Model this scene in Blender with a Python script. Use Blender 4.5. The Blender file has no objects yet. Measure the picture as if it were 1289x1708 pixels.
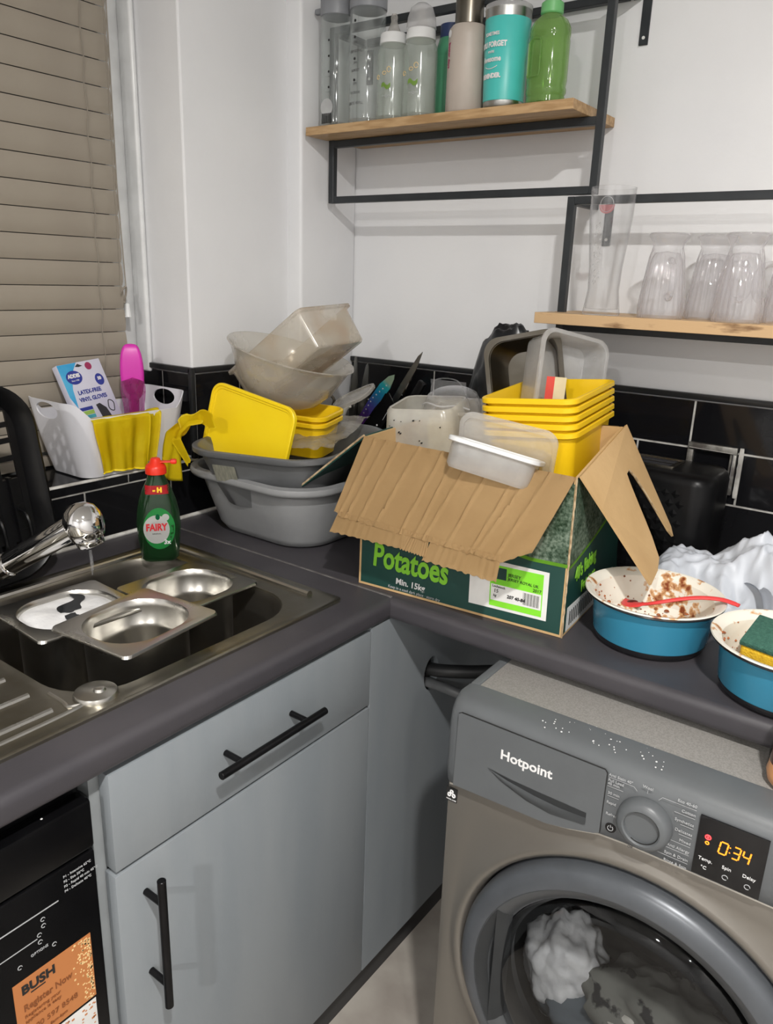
import bpy, bmesh, math, random
from mathutils import Vector, Matrix, Euler, noise
random.seed(7)
PI = math.pi
C = bpy.context.scene.collection
scn = bpy.context.scene

# ------------------------------------------------------------------ camera
cam_d = bpy.data.cameras.new('camera'); cam = bpy.data.objects.new('camera', cam_d); C.objects.link(cam)
cam_d.sensor_fit = 'VERTICAL'; cam_d.sensor_height = 36.0; cam_d.lens = 36.0*1281.5/1708.0
cam_d.clip_start = 0.02
cam.matrix_world = Matrix(((0.8019, -0.1993, 0.5633, 1.32274), (0.5966, 0.2159, -0.7729, -1.60876),
                           (0.0325, 0.9559, 0.2920, 1.43203), (0, 0, 0, 1)))
scn.camera = cam
# ------------------------------------------------------------------ light
scn.view_settings.view_transform = 'Standard'; scn.view_settings.look = 'None'
scn.view_settings.exposure = 0.0; scn.view_settings.gamma = 1.0; scn.view_settings.use_curve_mapping = False
try: scn.cycles.transparent_max_bounces = 32
except Exception: pass
w = bpy.data.worlds.new('World'); scn.world = w; w.use_nodes = True
w.node_tree.nodes['Background'].inputs[0].default_value = (0.02, 0.022, 0.03, 1)
w.node_tree.nodes['Background'].inputs[1].default_value = 1.0
CEIL = 2.42
LAMPS = [(1.62, -1.70, 44), (1.6, -3.7, 70), (2.7, -2.6, 18)]  # two main downlights, then a weak unseen one added as fill

# ------------------------------------------------------------------ materials
def mat(name, col, rough=0.5, metal=0.0, col2=None, nscale=20.0, bump=0.0, bscale=60.0, coat=0.0, trans=0.0,
        emis=None, estr=0.0, aniso=0.0, spec=0.5, stretch=(1, 1, 1), lo=.4, hi=.62, rvar=0.0, ior=1.45, sss=0.0):
    m = bpy.data.materials.new(name); m.use_nodes = True
    nt = m.node_tree; N = nt.nodes; L = nt.links; p = N['Principled BSDF']
    p.inputs['Base Color'].default_value = (*col, 1); p.inputs['Roughness'].default_value = rough
    p.inputs['Metallic'].default_value = metal; p.inputs['Coat Weight'].default_value = coat
    p.inputs['Transmission Weight'].default_value = trans; p.inputs['IOR'].default_value = ior
    p.inputs['Specular IOR Level'].default_value = spec
    if sss: p.inputs['Subsurface Weight'].default_value = sss; p.inputs['Subsurface Radius'].default_value = (.01, .01, .01)
    if emis: p.inputs['Emission Color'].default_value = (*emis, 1); p.inputs['Emission Strength'].default_value = estr
    tc = N.new('ShaderNodeTexCoord'); mp = N.new('ShaderNodeMapping'); mp.inputs['Scale'].default_value = stretch
    L.new(tc.outputs['Object'], mp.inputs['Vector'])
    if col2 is None: col2 = tuple(c*0.9 for c in col)
    n = N.new('ShaderNodeTexNoise'); n.inputs['Scale'].default_value = nscale; n.inputs['Detail'].default_value = 5
    L.new(mp.outputs[0], n.inputs['Vector'])
    r = N.new('ShaderNodeValToRGB'); r.color_ramp.elements[0].position = lo; r.color_ramp.elements[1].position = hi
    r.color_ramp.elements[0].color = (*col, 1); r.color_ramp.elements[1].color = (*col2, 1)
    L.new(n.outputs['Fac'], r.inputs[0]); L.new(r.outputs[0], p.inputs['Base Color'])
    if rvar:
        mr = N.new('ShaderNodeMapRange'); mr.inputs['To Min'].default_value = rough-rvar; mr.inputs['To Max'].default_value = rough+rvar
        L.new(n.outputs['Fac'], mr.inputs[0]); L.new(mr.outputs[0], p.inputs['Roughness'])
    if bump:
        b = N.new('ShaderNodeTexNoise'); b.inputs['Scale'].default_value = bscale; b.inputs['Detail'].default_value = 4
        L.new(mp.outputs[0], b.inputs['Vector'])
        bn = N.new('ShaderNodeBump'); bn.inputs['Strength'].default_value = bump; bn.inputs['Distance'].default_value = 0.002
        L.new(b.outputs['Fac'], bn.inputs['Height']); L.new(bn.outputs[0], p.inputs['Normal'])
    return m

def clear(name, col=(.95, .95, .95), body=(.8, .8, .8), milk=0.15, rough=0.08, dirt=None, ior=1.5, bump=0.0, bscale=90, stretch=(1, 1, 1), edge=.30):
    """thin clear or frosted plastic / glass wall: see-through, glossy by Fresnel, with a milky share"""
    m = bpy.data.materials.new(name); m.use_nodes = True
    nt = m.node_tree; N = nt.nodes; L = nt.links; N.remove(N['Principled BSDF']); out = N['Material Output']
    t = N.new('ShaderNodeBsdfTransparent'); t.inputs[0].default_value = (*col, 1)
    g = N.new('ShaderNodeBsdfGlossy'); g.inputs['Roughness'].default_value = rough
    d = N.new('ShaderNodeBsdfDiffuse'); d.inputs[0].default_value = (*body, 1)
    tl = N.new('ShaderNodeBsdfTranslucent'); tl.inputs[0].default_value = (*body, 1)
    dm = N.new('ShaderNodeMixShader'); dm.inputs[0].default_value = .45; L.new(d.outputs[0], dm.inputs[1]); L.new(tl.outputs[0], dm.inputs[2])
    mx = N.new('ShaderNodeMixShader'); mx.inputs[0].default_value = milk
    L.new(t.outputs[0], mx.inputs[1]); L.new(dm.outputs[0], mx.inputs[2])
    lw = N.new('ShaderNodeLayerWeight'); lw.inputs[0].default_value = .5
    pw = N.new('ShaderNodeMath'); pw.operation = 'POWER'; pw.inputs[1].default_value = 4.0; L.new(lw.outputs['Facing'], pw.inputs[0])
    f = N.new('ShaderNodeMath'); f.operation = 'MULTIPLY_ADD'; f.inputs[1].default_value = .75; f.inputs[2].default_value = ((ior-1)/(ior+1))**2; L.new(pw.outputs[0], f.inputs[0])
    m2 = N.new('ShaderNodeMixShader'); L.new(f.outputs[0], m2.inputs[0]); L.new(mx.outputs[0], m2.inputs[1]); L.new(g.outputs[0], m2.inputs[2])
    tc = N.new('ShaderNodeTexCoord'); mp = N.new('ShaderNodeMapping'); mp.inputs['Scale'].default_value = stretch
    L.new(tc.outputs['Object'], mp.inputs[0])
    n = N.new('ShaderNodeTexNoise'); n.inputs['Scale'].default_value = 14; n.inputs['Detail'].default_value = 5
    L.new(mp.outputs[0], n.inputs[0])
    mr = N.new('ShaderNodeMapRange'); mr.inputs['From Min'].default_value = .35; mr.inputs['From Max'].default_value = .7
    mr.inputs['To Min'].default_value = milk*.8; mr.inputs['To Max'].default_value = min(1, milk*1.25)
    L.new(n.outputs['Fac'], mr.inputs[0])
    p3 = N.new('ShaderNodeMath'); p3.operation = 'POWER'; p3.inputs[1].default_value = 3.0; L.new(lw.outputs['Facing'], p3.inputs[0])
    ad = N.new('ShaderNodeMath'); ad.operation = 'MULTIPLY_ADD'; ad.use_clamp = True; ad.inputs[1].default_value = edge; L.new(p3.outputs[0], ad.inputs[0]); L.new(mr.outputs[0], ad.inputs[2]); L.new(ad.outputs[0], mx.inputs[0])
    if dirt:
        n2 = N.new('ShaderNodeTexNoise'); n2.inputs['Scale'].default_value = 9; n2.inputs['Detail'].default_value = 7
        L.new(tc.outputs['Object'], n2.inputs[0])
        r = N.new('ShaderNodeValToRGB'); r.color_ramp.elements[0].position = .48; r.color_ramp.elements[1].position = .62
        r.color_ramp.elements[0].color = (*body, 1); r.color_ramp.elements[1].color = (*dirt, 1)
        L.new(n2.outputs['Fac'], r.inputs[0]); L.new(r.outputs[0], d.inputs[0]); L.new(r.outputs[0], tl.inputs[0])
    if bump:
        b = N.new('ShaderNodeTexNoise'); b.inputs['Scale'].default_value = bscale
        L.new(mp.outputs[0], b.inputs[0]); bn = N.new('ShaderNodeBump'); bn.inputs['Strength'].default_value = bump; bn.inputs['Distance'].default_value = .003
        L.new(b.outputs['Fac'], bn.inputs['Height']); L.new(bn.outputs[0], g.inputs['Normal'])
    L.new(m2.outputs[0], out.inputs[0])
    return m

M = {}
M['wall'] = mat('white_wall_paint', (.77, .775, .785), .38, col2=(.73, .735, .75), nscale=3, bump=.12, bscale=120)
M['ceiling'] = mat('ceiling_paint', (.75, .75, .74), .8)
M['floor'] = mat('floor_tile', (.42, .39, .35), .45, col2=(.30, .27, .24), nscale=5)
M['upvc'] = mat('white_upvc', (.72, .73, .73), .25)
M['tile'] = mat('black_gloss_tile', (.006, .006, .007), .08, col2=(.009, .009, .010), nscale=4, spec=.35, bump=.02, bscale=5)
M['tiletrim'] = mat('black_tile_trim', (.016, .017, .018), .3)
M['grout'] = mat('pale_grout', (.50, .49, .46), .8, col2=(.30, .29, .27), nscale=30)
M['caulk'] = mat('white_caulk', (.70, .69, .66), .5, col2=(.4, .38, .35), nscale=25)
M['worktop'] = mat('dark_slate_laminate', (.046, .043, .049), .42, col2=(.055, .051, .057), nscale=9, bump=.05, bscale=300, rvar=.04)
M['cabinet'] = mat('grey_cabinet_paint', (.20, .222, .240), .45, col2=(.225, .245, .26), nscale=3, stretch=(3, 3, .6), bump=.05, bscale=140)
M['cabinet_edge'] = mat('grey_cabinet_edge', (.30, .32, .33), .5)
M['plinth'] = mat('dark_plinth', (.03, .03, .032), .5)
M['blackmetal'] = mat('black_powder_coated_metal', (.018, .021, .024), .42, col2=(.024, .028, .031), bump=.08, bscale=400)
M['wood'] = mat('pale_pine', (.50, .33, .17), .5, col2=(.36, .22, .10), nscale=14, stretch=(1.2, 9, 9), bump=.15, bscale=90)
M['woodk'] = mat('knotty_pine', (.55, .37, .20), .5, col2=(.20, .11, .05), nscale=11, stretch=(1.6, 6, 6), lo=.55, hi=.72, bump=.15, bscale=90)
M['slat'] = mat('taupe_blind_slat', (.30, .265, .215), .45, col2=(.28, .245, .20), nscale=5)
M['cord'] = mat('taupe_cord', (.26, .23, .19), .8)
M['steel'] = mat('brushed_steel', (.54, .525, .49), .28, 1, col2=(.46, .445, .41), nscale=8, rvar=.02)
M['sinksteel'] = mat('worn_sink_steel', (.40, .38, .33), .34, 1, col2=(.27, .25, .20), nscale=7, rvar=.10, bump=.05, bscale=90)
M['bowlsteel'] = mat('dull_sink_bowl_steel', (.30, .28, .25), .42, 1, col2=(.22, .20, .17), nscale=6, rvar=.06)
M['chrome'] = mat('polished_chrome', (.75, .74, .73), .07, 1, col2=(.70, .69, .68))
M['white_plastic'] = mat('white_plastic', (.70, .70, .74), .35, col2=(.67, .67, .71), nscale=3, sss=.05)
M['black_plastic'] = mat('black_plastic', (.0035, .0035, .004), .32, col2=(.005, .005, .0055), spec=.22)
M['rubber'] = mat('black_rubber', (.015, .016, .017), .5)
M['grey_basin'] = mat('pale_grey_plastic', (.27, .275, .28), .42, col2=(.24, .245, .25), nscale=16)
M['silver_basin'] = mat('silver_grey_plastic', (.175, .18, .185), .36, col2=(.15, .155, .16), nscale=6, metal=.35)
M['yellow'] = mat('yellow_tub_plastic', (.86, .56, .01), .33, col2=(.82, .52, .008), nscale=6, sss=.05)
M['ylid'] = mat('yellow_lid_plastic', (.88, .64, .01), .36, col2=(.86, .60, .008), nscale=6)
M['glove'] = mat('yellow_rubber', (.88, .70, .01), .5, col2=(.84, .62, .005), nscale=18, bump=.3, bscale=60)
M['card'] = mat('corrugated_cardboard', (.55, .365, .175), .8, col2=(.50, .325, .15), nscale=8, bump=.3, bscale=60)
M['cardedge'] = mat('torn_cardboard_edge', (.52, .40, .25), .9, col2=(.30, .21, .12), nscale=90)
M['darkgreen'] = mat('printed_dark_green_card', (.008, .045, .036), .45, col2=(.010, .052, .042), nscale=6)
M['lime'] = mat('lime_green_print', (.20, .52, .03), .5)
M['limelabel'] = mat('bright_green_label', (.22, .70, .03), .45)
M['paper'] = mat('white_paper', (.72, .72, .70), .6)
M['inkblack'] = mat('black_ink', (.015, .015, .015), .6)
M['inkgrey'] = mat('grey_ink', (.10, .10, .10), .6)
M['inkwhite'] = mat('white_ink', (.75, .75, .75), .5)
M['inkpale'] = mat('pale_grey_ink', (.42, .43, .44), .5)
M['panblue'] = mat('teal_blue_enamel', (.045, .27, .42), .22, col2=(.04, .24, .38), nscale=4)
M['pancream'] = mat('cream_enamel', (.80, .77, .68), .25, col2=(.76, .72, .62), nscale=6)
def stained():
    m = mat('food_stained_cream_enamel', (.80, .77, .68), .28)
    N = m.node_tree.nodes; L = m.node_tree.links; pr_ = N['Principled BSDF']; tc = N.new('ShaderNodeTexCoord')
    a = N.new('ShaderNodeTexNoise'); a.inputs['Scale'].default_value = 70; a.inputs['Detail'].default_value = 4
    c = N.new('ShaderNodeTexNoise'); c.inputs['Scale'].default_value = 13; c.inputs['Detail'].default_value = 3
    L.new(tc.outputs['Object'], a.inputs[0]); L.new(tc.outputs['Object'], c.inputs[0])
    q = N.new('ShaderNodeMath'); q.operation = 'MULTIPLY'; L.new(a.outputs['Fac'], q.inputs[0]); L.new(c.outputs['Fac'], q.inputs[1])
    r = N.new('ShaderNodeValToRGB'); e = r.color_ramp.elements
    e[0].position = .285; e[0].color = (.80, .77, .68, 1); e[1].position = .40; e[1].color = (.22, .05, .015, 1)
    k = e.new(.325); k.color = (.62, .36, .17, 1)
    L.new(q.outputs[0], r.inputs[0]); L.new(r.outputs[0], pr_.inputs['Base Color']); return m
M['panstain'] = stained()
M['panrim'] = mat('black_pan_base', (.012, .012, .014), .3)
M['sauce'] = mat('red_brown_sauce', (.42, .13, .035), .45, col2=(.22, .06, .02), nscale=120)
M['darksauce'] = mat('dark_red_sauce', (.16, .02, .012), .35, col2=(.08, .012, .01), nscale=80)
M['spoonred'] = mat('coral_red_silicone', (.80, .075, .075), .4, col2=(.76, .06, .06))
M['scourer'] = mat('green_scouring_pad', (.035, .115, .085), .95, col2=(.05, .15, .11), nscale=200, bump=1.0, bscale=500)
M['foamsponge'] = mat('yellow_sponge_foam', (.80, .52, .03), .9, col2=(.70, .42, .02), nscale=150, bump=.8, bscale=350)
M['bagwhite'] = mat('white_carrier_bag', (.53, .56, .61), .42, col2=(.48, .51, .565), nscale=6, sss=.1)
M['bagblack'] = mat('black_bin_bag', (.010, .011, .013), .3)
M['washbody'] = mat('champagne_grey_steel', (.215, .200, .178), .36, .6, col2=(.207, .192, .170), nscale=4)
M['washpanel'] = mat('slate_grey_plastic', (.105, .113, .119), .38, col2=(.100, .107, .113), bump=.04, bscale=500)
M['washdark'] = mat('dark_grey_plastic', (.06, .064, .068), .4)
M['washring'] = mat('graphite_grey_plastic', (.095, .103, .115), .34, .3)
M['paletrim'] = mat('pale_metal_edge', (.55, .52, .46), .4, .3)
M['washlid'] = mat('speckled_grey_lid', (.255, .245, .23), .5, col2=(.205, .197, .185), nscale=450, lo=.42, hi=.58)
M['display'] = mat('black_display', (.006, .006, .007), .12)
M['amber'] = mat('amber_digits', (1, .30, .02), .5, emis=(1, .27, .015), estr=1.25)
M['redled'] = mat('red_indicator', (1, .05, .05), .5, emis=(1, .06, .07), estr=1.4)
M['drum'] = mat('dark_drum_steel', (.10, .10, .10), .4, .8)
M['foam'] = mat('white_soap_foam', (.80, .80, .80), .7, col2=(.70, .70, .71), nscale=30, bump=.4, bscale=120)
M['water'] = mat('dark_soapy_water', (.018, .02, .022), .1)
M['cloth'] = mat('grey_patterned_cloth', (.20, .20, .18), .9, col2=(.03, .03, .03), nscale=22, lo=.56, hi=.6)
M['cloth2'] = mat('blue_grey_cloth', (.12, .14, .16), .9)
M['yellowcloth'] = mat('yellow_cloth', (.38, .34, .03), .9)
M['dishblack'] = mat('black_dishwasher_door', (.003, .003, .0035), .25, col2=(.004, .004, .0045), spec=.2)
M['orange'] = mat('orange_sticker', (.50, .19, .06), .5, col2=(.46, .17, .055), nscale=5)
M['orangedark'] = mat('brown_orange_ink', (.22, .07, .02), .6)
M['orangepale'] = mat('pale_yellow_ink', (.80, .58, .28), .6)
M['brownbottle'] = mat('brown_sauce_bottle', (.07, .018, .010), .15, col2=(.09, .024, .012))
M['peach'] = mat('peach_orange_plastic', (.62, .30, .13), .35)
M['teal'] = mat('teal_tumbler_wrap', (.07, .50, .46), .35, col2=(.065, .47, .43))
M['beige'] = mat('beige_bottle_coat', (.47, .41, .36), .42, col2=(.42, .37, .325), nscale=14)
M['pinkink'] = mat('magenta_ink', (.32, .03, .10), .5)
M['greenopaque'] = mat('green_bottle_plastic', (.07, .27, .15), .35)
M['navy'] = mat('navy_cap_plastic', (.03, .05, .14), .4)
M['greycap'] = mat('grey_cap_plastic', (.24, .25, .27), .4)
M['greencap'] = mat('green_cap_plastic', (.16, .46, .17), .4)
M['teat'] = clear('silicone_teat', (.93,.92,.9), (.8,.78,.74), .3, .2)
M['bottleclear'] = clear('clear_bottle_plastic', (.965,.975,.97), (.85,.9,.9), .06, .06)
M['babyclear'] = clear('hazy_baby_bottle', (.95,.965,.95), (.82,.87,.83), .16, .1)
M['capclear'] = clear('frosted_cap', (.95,.95,.95), (.85,.85,.86), .42, .15)
M['glass'] = clear('clear_glass', (.98,.98,.98), (.72,.72,.74), .02, .02, ior=1.5, edge=.55)
M['mugglass'] = clear('ribbed_glass', (.97,.97,.975), (.88,.86,.88), .13, .04, ior=1.7, edge=.9)
M['greenclear'] = clear('green_tinted_plastic', (.74,.88,.58), (.42,.62,.26), .30, .1)
M['frostwhite'] = clear('cloudy_tub_plastic', (.92,.91,.88), (.84,.82,.76), .46, .2)
M['frost'] = clear('frosted_tub_plastic', (.93,.925,.90), (.86,.82,.75), .25, .18)
M['frostdirty'] = clear('stained_frosted_plastic', (.93,.91,.87), (.84,.79,.70), .27, .18, dirt=(.66,.46,.27))
M['clearlid'] = clear('clear_food_box', (.95,.95,.95), (.86,.86,.85), .34, .1, bump=.4)
M['dome'] = clear('crisp_clear_plastic', (.96,.96,.97), (.85,.87,.9), .08, .05, bump=.6, bscale=70)
M['darkgreenclear'] = clear('dark_green_clear_plastic', (.42,.60,.40), (.05,.14,.06), .30, .06)
M['doorglass'] = clear('porthole_glass', (.58, .59, .60), (.1, .1, .1), .02, .03, ior=1.45)
M['liquidgreen'] = mat('green_dish_liquid', (.003, .16, .055), .15, col2=(.004, .18, .06))
M['capred'] = mat('red_flip_cap', (.75, .03, .01), .35)
M['labelgreen'] = mat('mid_green_label', (.03, .36, .08), .4)
M['labelred'] = mat('red_print', (.62, .02, .03), .45)
M['labelyellow'] = mat('yellow_print', (.9, .55, .03), .5)
M['packlilac'] = mat('pale_lilac_card', (.60, .60, .70), .35, col2=(.52, .52, .63), nscale=6)
M['packblue'] = mat('cyan_blue_card', (.03, .30, .60), .35, col2=(.10, .45, .70), nscale=10)
M['packnavy'] = mat('deep_blue_print', (.03, .045, .28), .4)
M['packgreen'] = mat('green_print', (.30, .50, .10), .4)
M['packteal'] = mat('teal_print', (.06, .35, .42), .4)
M['darkgap'] = mat('dark_window_hole', (.03, .03, .035), .6)
M['magenta'] = mat('magenta_plastic', (.62, .035, .40), .35, col2=(.58, .03, .37), sss=.05)
M['magclear'] = clear('clear_pink_wrap', (.80, .45, .70), (.45, .12, .32), .4, .06, bump=.8, bscale=60)
M['steelplain'] = mat('plain_knife_steel', (.42, .42, .40), .3, 1)
M['darksteel'] = mat('dark_baking_steel', (.19, .175, .15), .3, 1, col2=(.14, .125, .10), nscale=12, rvar=.05)
M['creamplastic'] = mat('cream_white_plastic', (.62, .60, .54), .4)
M['hosegrey'] = mat('grey_hose_rubber', (.10, .105, .11), .45)
M['socketmetal'] = mat('galvanised_back_plate', (.26, .255, .235), .45, .6, col2=(.12, .11, .10), nscale=60)
M['alustrip'] = mat('aluminium_joint_strip', (.20, .19, .185), .45, .4, col2=(.14, .13, .13), nscale=40)
M['redlabel'] = mat('red_label', (.66, .06, .04), .5)
M['creamlabel'] = mat('cream_label', (.68, .58, .36), .5)
M['beigelabel'] = mat('worn_cream_sticker', (.46, .45, .36), .7, col2=(.33, .33, .27), nscale=50, stretch=(6, 1, 1))

# rainbow blade: colour runs along the blade
def rainbow():
    m = bpy.data.materials.new('rainbow_blade_coating'); m.use_nodes = True
    N = m.node_tree.nodes; L = m.node_tree.links; p = N['Principled BSDF']
    p.inputs['Metallic'].default_value = .7; p.inputs['Roughness'].default_value = .3
    tc = N.new('ShaderNodeTexCoord'); s = N.new('ShaderNodeSeparateXYZ'); L.new(tc.outputs['Object'], s.inputs[0])
    mr = N.new('ShaderNodeMapRange'); mr.inputs['From Min'].default_value = 0; mr.inputs['From Max'].default_value = .16
    L.new(s.outputs['Z'], mr.inputs[0])
    r = N.new('ShaderNodeValToRGB'); e = r.color_ramp.elements
    e[0].position = .2; e[0].color = (.20, .05, .40, 1); e[1].position = 1; e[1].color = (.45, .62, .45, 1)
    for q, c in ((.5, (.12, .12, .55, 1)), (.75, (.03, .40, .75, 1)), (.92, (.05, .62, .66, 1))):
        k = e.new(q); k.color = c
    L.new(mr.outputs[0], r.inputs[0]); L.new(r.outputs[0], p.inputs['Base Color'])
    return m
M['rainbow'] = rainbow()

# savoy-leaf photo print on the carton
def leafprint():
    m = bpy.data.materials.new('leafy_photo_print'); m.use_nodes = True
    N = m.node_tree.nodes; L = m.node_tree.links; p = N['Principled BSDF']; p.inputs['Roughness'].default_value = .5
    tc = N.new('ShaderNodeTexCoord')
    n = N.new('ShaderNodeTexNoise'); n.inputs['Scale'].default_value = 11; n.inputs['Detail'].default_value = 2; n.inputs['Distortion'].default_value = 1.2
    v = N.new('ShaderNodeTexNoise'); v.inputs['Scale'].default_value = 190; v.inputs['Detail'].default_value = 3
    L.new(tc.outputs['Object'], n.inputs[0]); L.new(tc.outputs['Object'], v.inputs[0])
    r = N.new('ShaderNodeValToRGB'); e = r.color_ramp.elements
    e[0].position = .38; e[0].color = (.02, .06, .025, 1); e[1].position = .62; e[1].color = (.36, .46, .36, 1)
    k = e.new(.5); k.color = (.14, .22, .15, 1)
    a = N.new('ShaderNodeMath'); a.operation = 'MULTIPLY_ADD'; a.inputs[1].default_value = .55
    b = N.new('ShaderNodeMath'); b.operation = 'MULTIPLY'; b.inputs[1].default_value = .47
    L.new(n.outputs['Fac'], b.inputs[0]); L.new(v.outputs['Fac'], a.inputs[0]); L.new(b.outputs[0], a.inputs[2])
    L.new(a.outputs[0], r.inputs[0]); L.new(r.outputs[0], p.inputs['Base Color'])
    return m
M['leaf'] = leafprint()

# ------------------------------------------------------------------ builders
def link(name, bm, m, parent=None, smooth=True, angle=35):
    me = bpy.data.meshes.new(name)
    bmesh.ops.recalc_face_normals(bm, faces=bm.faces[:])
    if smooth:
        for f in bm.faces: f.smooth = True
        for e in bm.edges:
            if len(e.link_faces) == 2 and e.calc_face_angle(0) > math.radians(angle): e.smooth = False
    bm.to_mesh(me); bm.free()
    o = bpy.data.objects.new(name, me)
    ms = m if isinstance(m, (list, tuple)) else [m]
    for k in ms: me.materials.append(M[k])
    C.objects.link(o)
    if parent is not None: o.parent = parent
    return o
def thing(name, label, cat, loc=(0, 0, 0), rot=(0, 0, 0), group=None):
    o = bpy.data.objects.new(name, None); C.objects.link(o); o.empty_display_size = .03
    o.location = loc; o.rotation_euler = [math.radians(a) for a in rot]
    o['label'] = label; o['category'] = cat
    if group: o['group'] = group
    return o
def tag(o, label, cat, group=None, kind=None):
    o['label'] = label; o['category'] = cat
    if group: o['group'] = group
    if kind: o['kind'] = kind
    return o
def place(o, loc, rot=(0, 0, 0)):
    o.location = loc; o.rotation_euler = [math.radians(a) for a in rot]; return o
def struct(name, bm, m, smooth=False):
    o = link(name, bm, m, None, smooth); o['kind'] = 'structure'; return o
def copy_tree(o, parent=None):
    c = o.copy(); C.objects.link(c)
    if parent is not None: c.parent = parent
    for ch in list(o.children): copy_tree(ch, c)
    return c
def B(): return bmesh.new()
def box(bm, x0, x1, y0, y1, z0, z1, bev=0, seg=2, mi=0):
    vs = [bm.verts.new((x, y, z)) for x in (x0, x1) for y in (y0, y1) for z in (z0, z1)]
    fs = [bm.faces.new([vs[i] for i in q]) for q in ((0, 1, 3, 2), (4, 6, 7, 5), (0, 4, 5, 1), (2, 3, 7, 6), (0, 2, 6, 4), (1, 5, 7, 3))]
    for f in fs: f.material_index = mi
    if bev:
        es = list({e for f in fs for e in f.edges})
        bmesh.ops.bevel(bm, geom=es, offset=bev, segments=seg, profile=.5, affect='EDGES')
    return fs
def bx(x0, x1, y0, y1, z0, z1, bev=0, seg=2):
    bm = B(); box(bm, x0, x1, y0, y1, z0, z1, bev, seg); return bm
def prism(bm, pts, vec, mi=0):
    """polygon of 3-D points pushed along vec"""
    v = Vector(vec); a = [bm.verts.new(p) for p in pts]; b = [bm.verts.new(Vector(p)+v) for p in pts]
    n = len(pts); fs = [bm.faces.new(a), bm.faces.new(b[::-1])]
    for i in range(n): fs.append(bm.faces.new([a[i], b[i], b[(i+1) % n], a[(i+1) % n]]))
    for f in fs: f.material_index = mi
    return fs
def rr(w, d, r, n=5, cx=0, cy=0):
    r = max(min(r, w/2-1e-5, d/2-1e-5), 1e-5); P = []
    for (sx, sy, a0) in ((1, 1, 0), (-1, 1, 90), (-1, -1, 180), (1, -1, 270)):
        for k in range(n+1):
            a = math.radians(a0+90*k/n)
            P.append((cx+sx*(w/2-r)+r*math.cos(a), cy+sy*(d/2-r)+r*math.sin(a)))
    return P
def loft(bm, rings, cap0=True, cap1=True, mi=0):
    """rings: lists of 3-D points with equal counts"""
    R = [[bm.verts.new(p) for p in r] for r in rings]; n = len(R[0]); out = []
    for a, b in zip(R, R[1:]):
        for i in range(n): out.append(bm.faces.new([a[i], a[(i+1) % n], b[(i+1) % n], b[i]]))
    if cap0: out.append(bm.faces.new(R[0][::-1]))
    if cap1: out.append(bm.faces.new(R[-1]))
    for f in out: f.material_index = mi
    return out
def rloft(bm, secs, n=5, cap0=True, cap1=True, mi=0):
    """secs: (w, d, r, z[, cx, cy])"""
    return loft(bm, [[(x, y, s[3]) for x, y in rr(s[0], s[1], s[2], n, *(s[4:6] if len(s) > 4 else (0, 0)))] for s in secs], cap0, cap1, mi)
def lathe(bm, prof, n=40, cap0=True, cap1=True, mi=0, cx=0, cy=0, rib=None):
    rings = []
    for (r, z) in prof:
        ring = []
        for k in range(n):
            a = 2*PI*k/n; q = r*(1+(rib(a, z) if rib else 0)); ring.append((cx+q*math.cos(a), cy+q*math.sin(a), z))
        rings.append(ring)
    return loft(bm, rings, cap0, cap1, mi)
def tube(bm, pts, r, n=12, cap=True, mi=0, taper=None):
    P = [Vector(p) for p in pts]; rings = []; up = None
    for i, p in enumerate(P):
        t = (P[min(i+1, len(P)-1)]-P[max(i-1, 0)]).normalized()
        if up is None:
            up = t.orthogonal().normalized()
        up = (up-t*up.dot(t)).normalized(); s = t.cross(up)
        q = r if taper is None else taper[i]
        rings.append([tuple(p+(up*math.cos(2*PI*k/n)+s*math.sin(2*PI*k/n))*q) for k in range(n)])
    return loft(bm, rings, cap, cap, mi)
def smoothpath(pts, k=8):
    P = [Vector(p) for p in pts]; out = []
    for i in range(len(P)-1):
        p0 = P[max(i-1, 0)]; p1 = P[i]; p2 = P[i+1]; p3 = P[min(i+2, len(P)-1)]
        for j in range(k):
            t = j/k
            out.append(.5*((2*p1)+(-p0+p2)*t+(2*p0-5*p1+4*p2-p3)*t*t+(-p0+3*p1-3*p2+p3)*t*t*t))
    out.append(P[-1]); return out
def xf(bm, mtx): bmesh.ops.transform(bm, matrix=mtx, verts=bm.verts[:])
def grid(bm, nu, nv, fn, thick=None, mi=0):
    V = [[bm.verts.new(fn(i/nu, j/nv)) for j in range(nv+1)] for i in range(nu+1)]; fs = []
    for i in range(nu):
        for j in range(nv): fs.append(bm.faces.new([V[i][j], V[i+1][j], V[i+1][j+1], V[i][j+1]]))
    for f in fs: f.material_index = mi
    if thick: bmesh.ops.solidify(bm, geom=fs, thickness=thick)
    return fs
def fbm(v, s=1.0): return noise.fractal(Vector(v)*s, 1.0, 2.0, 4)

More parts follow.
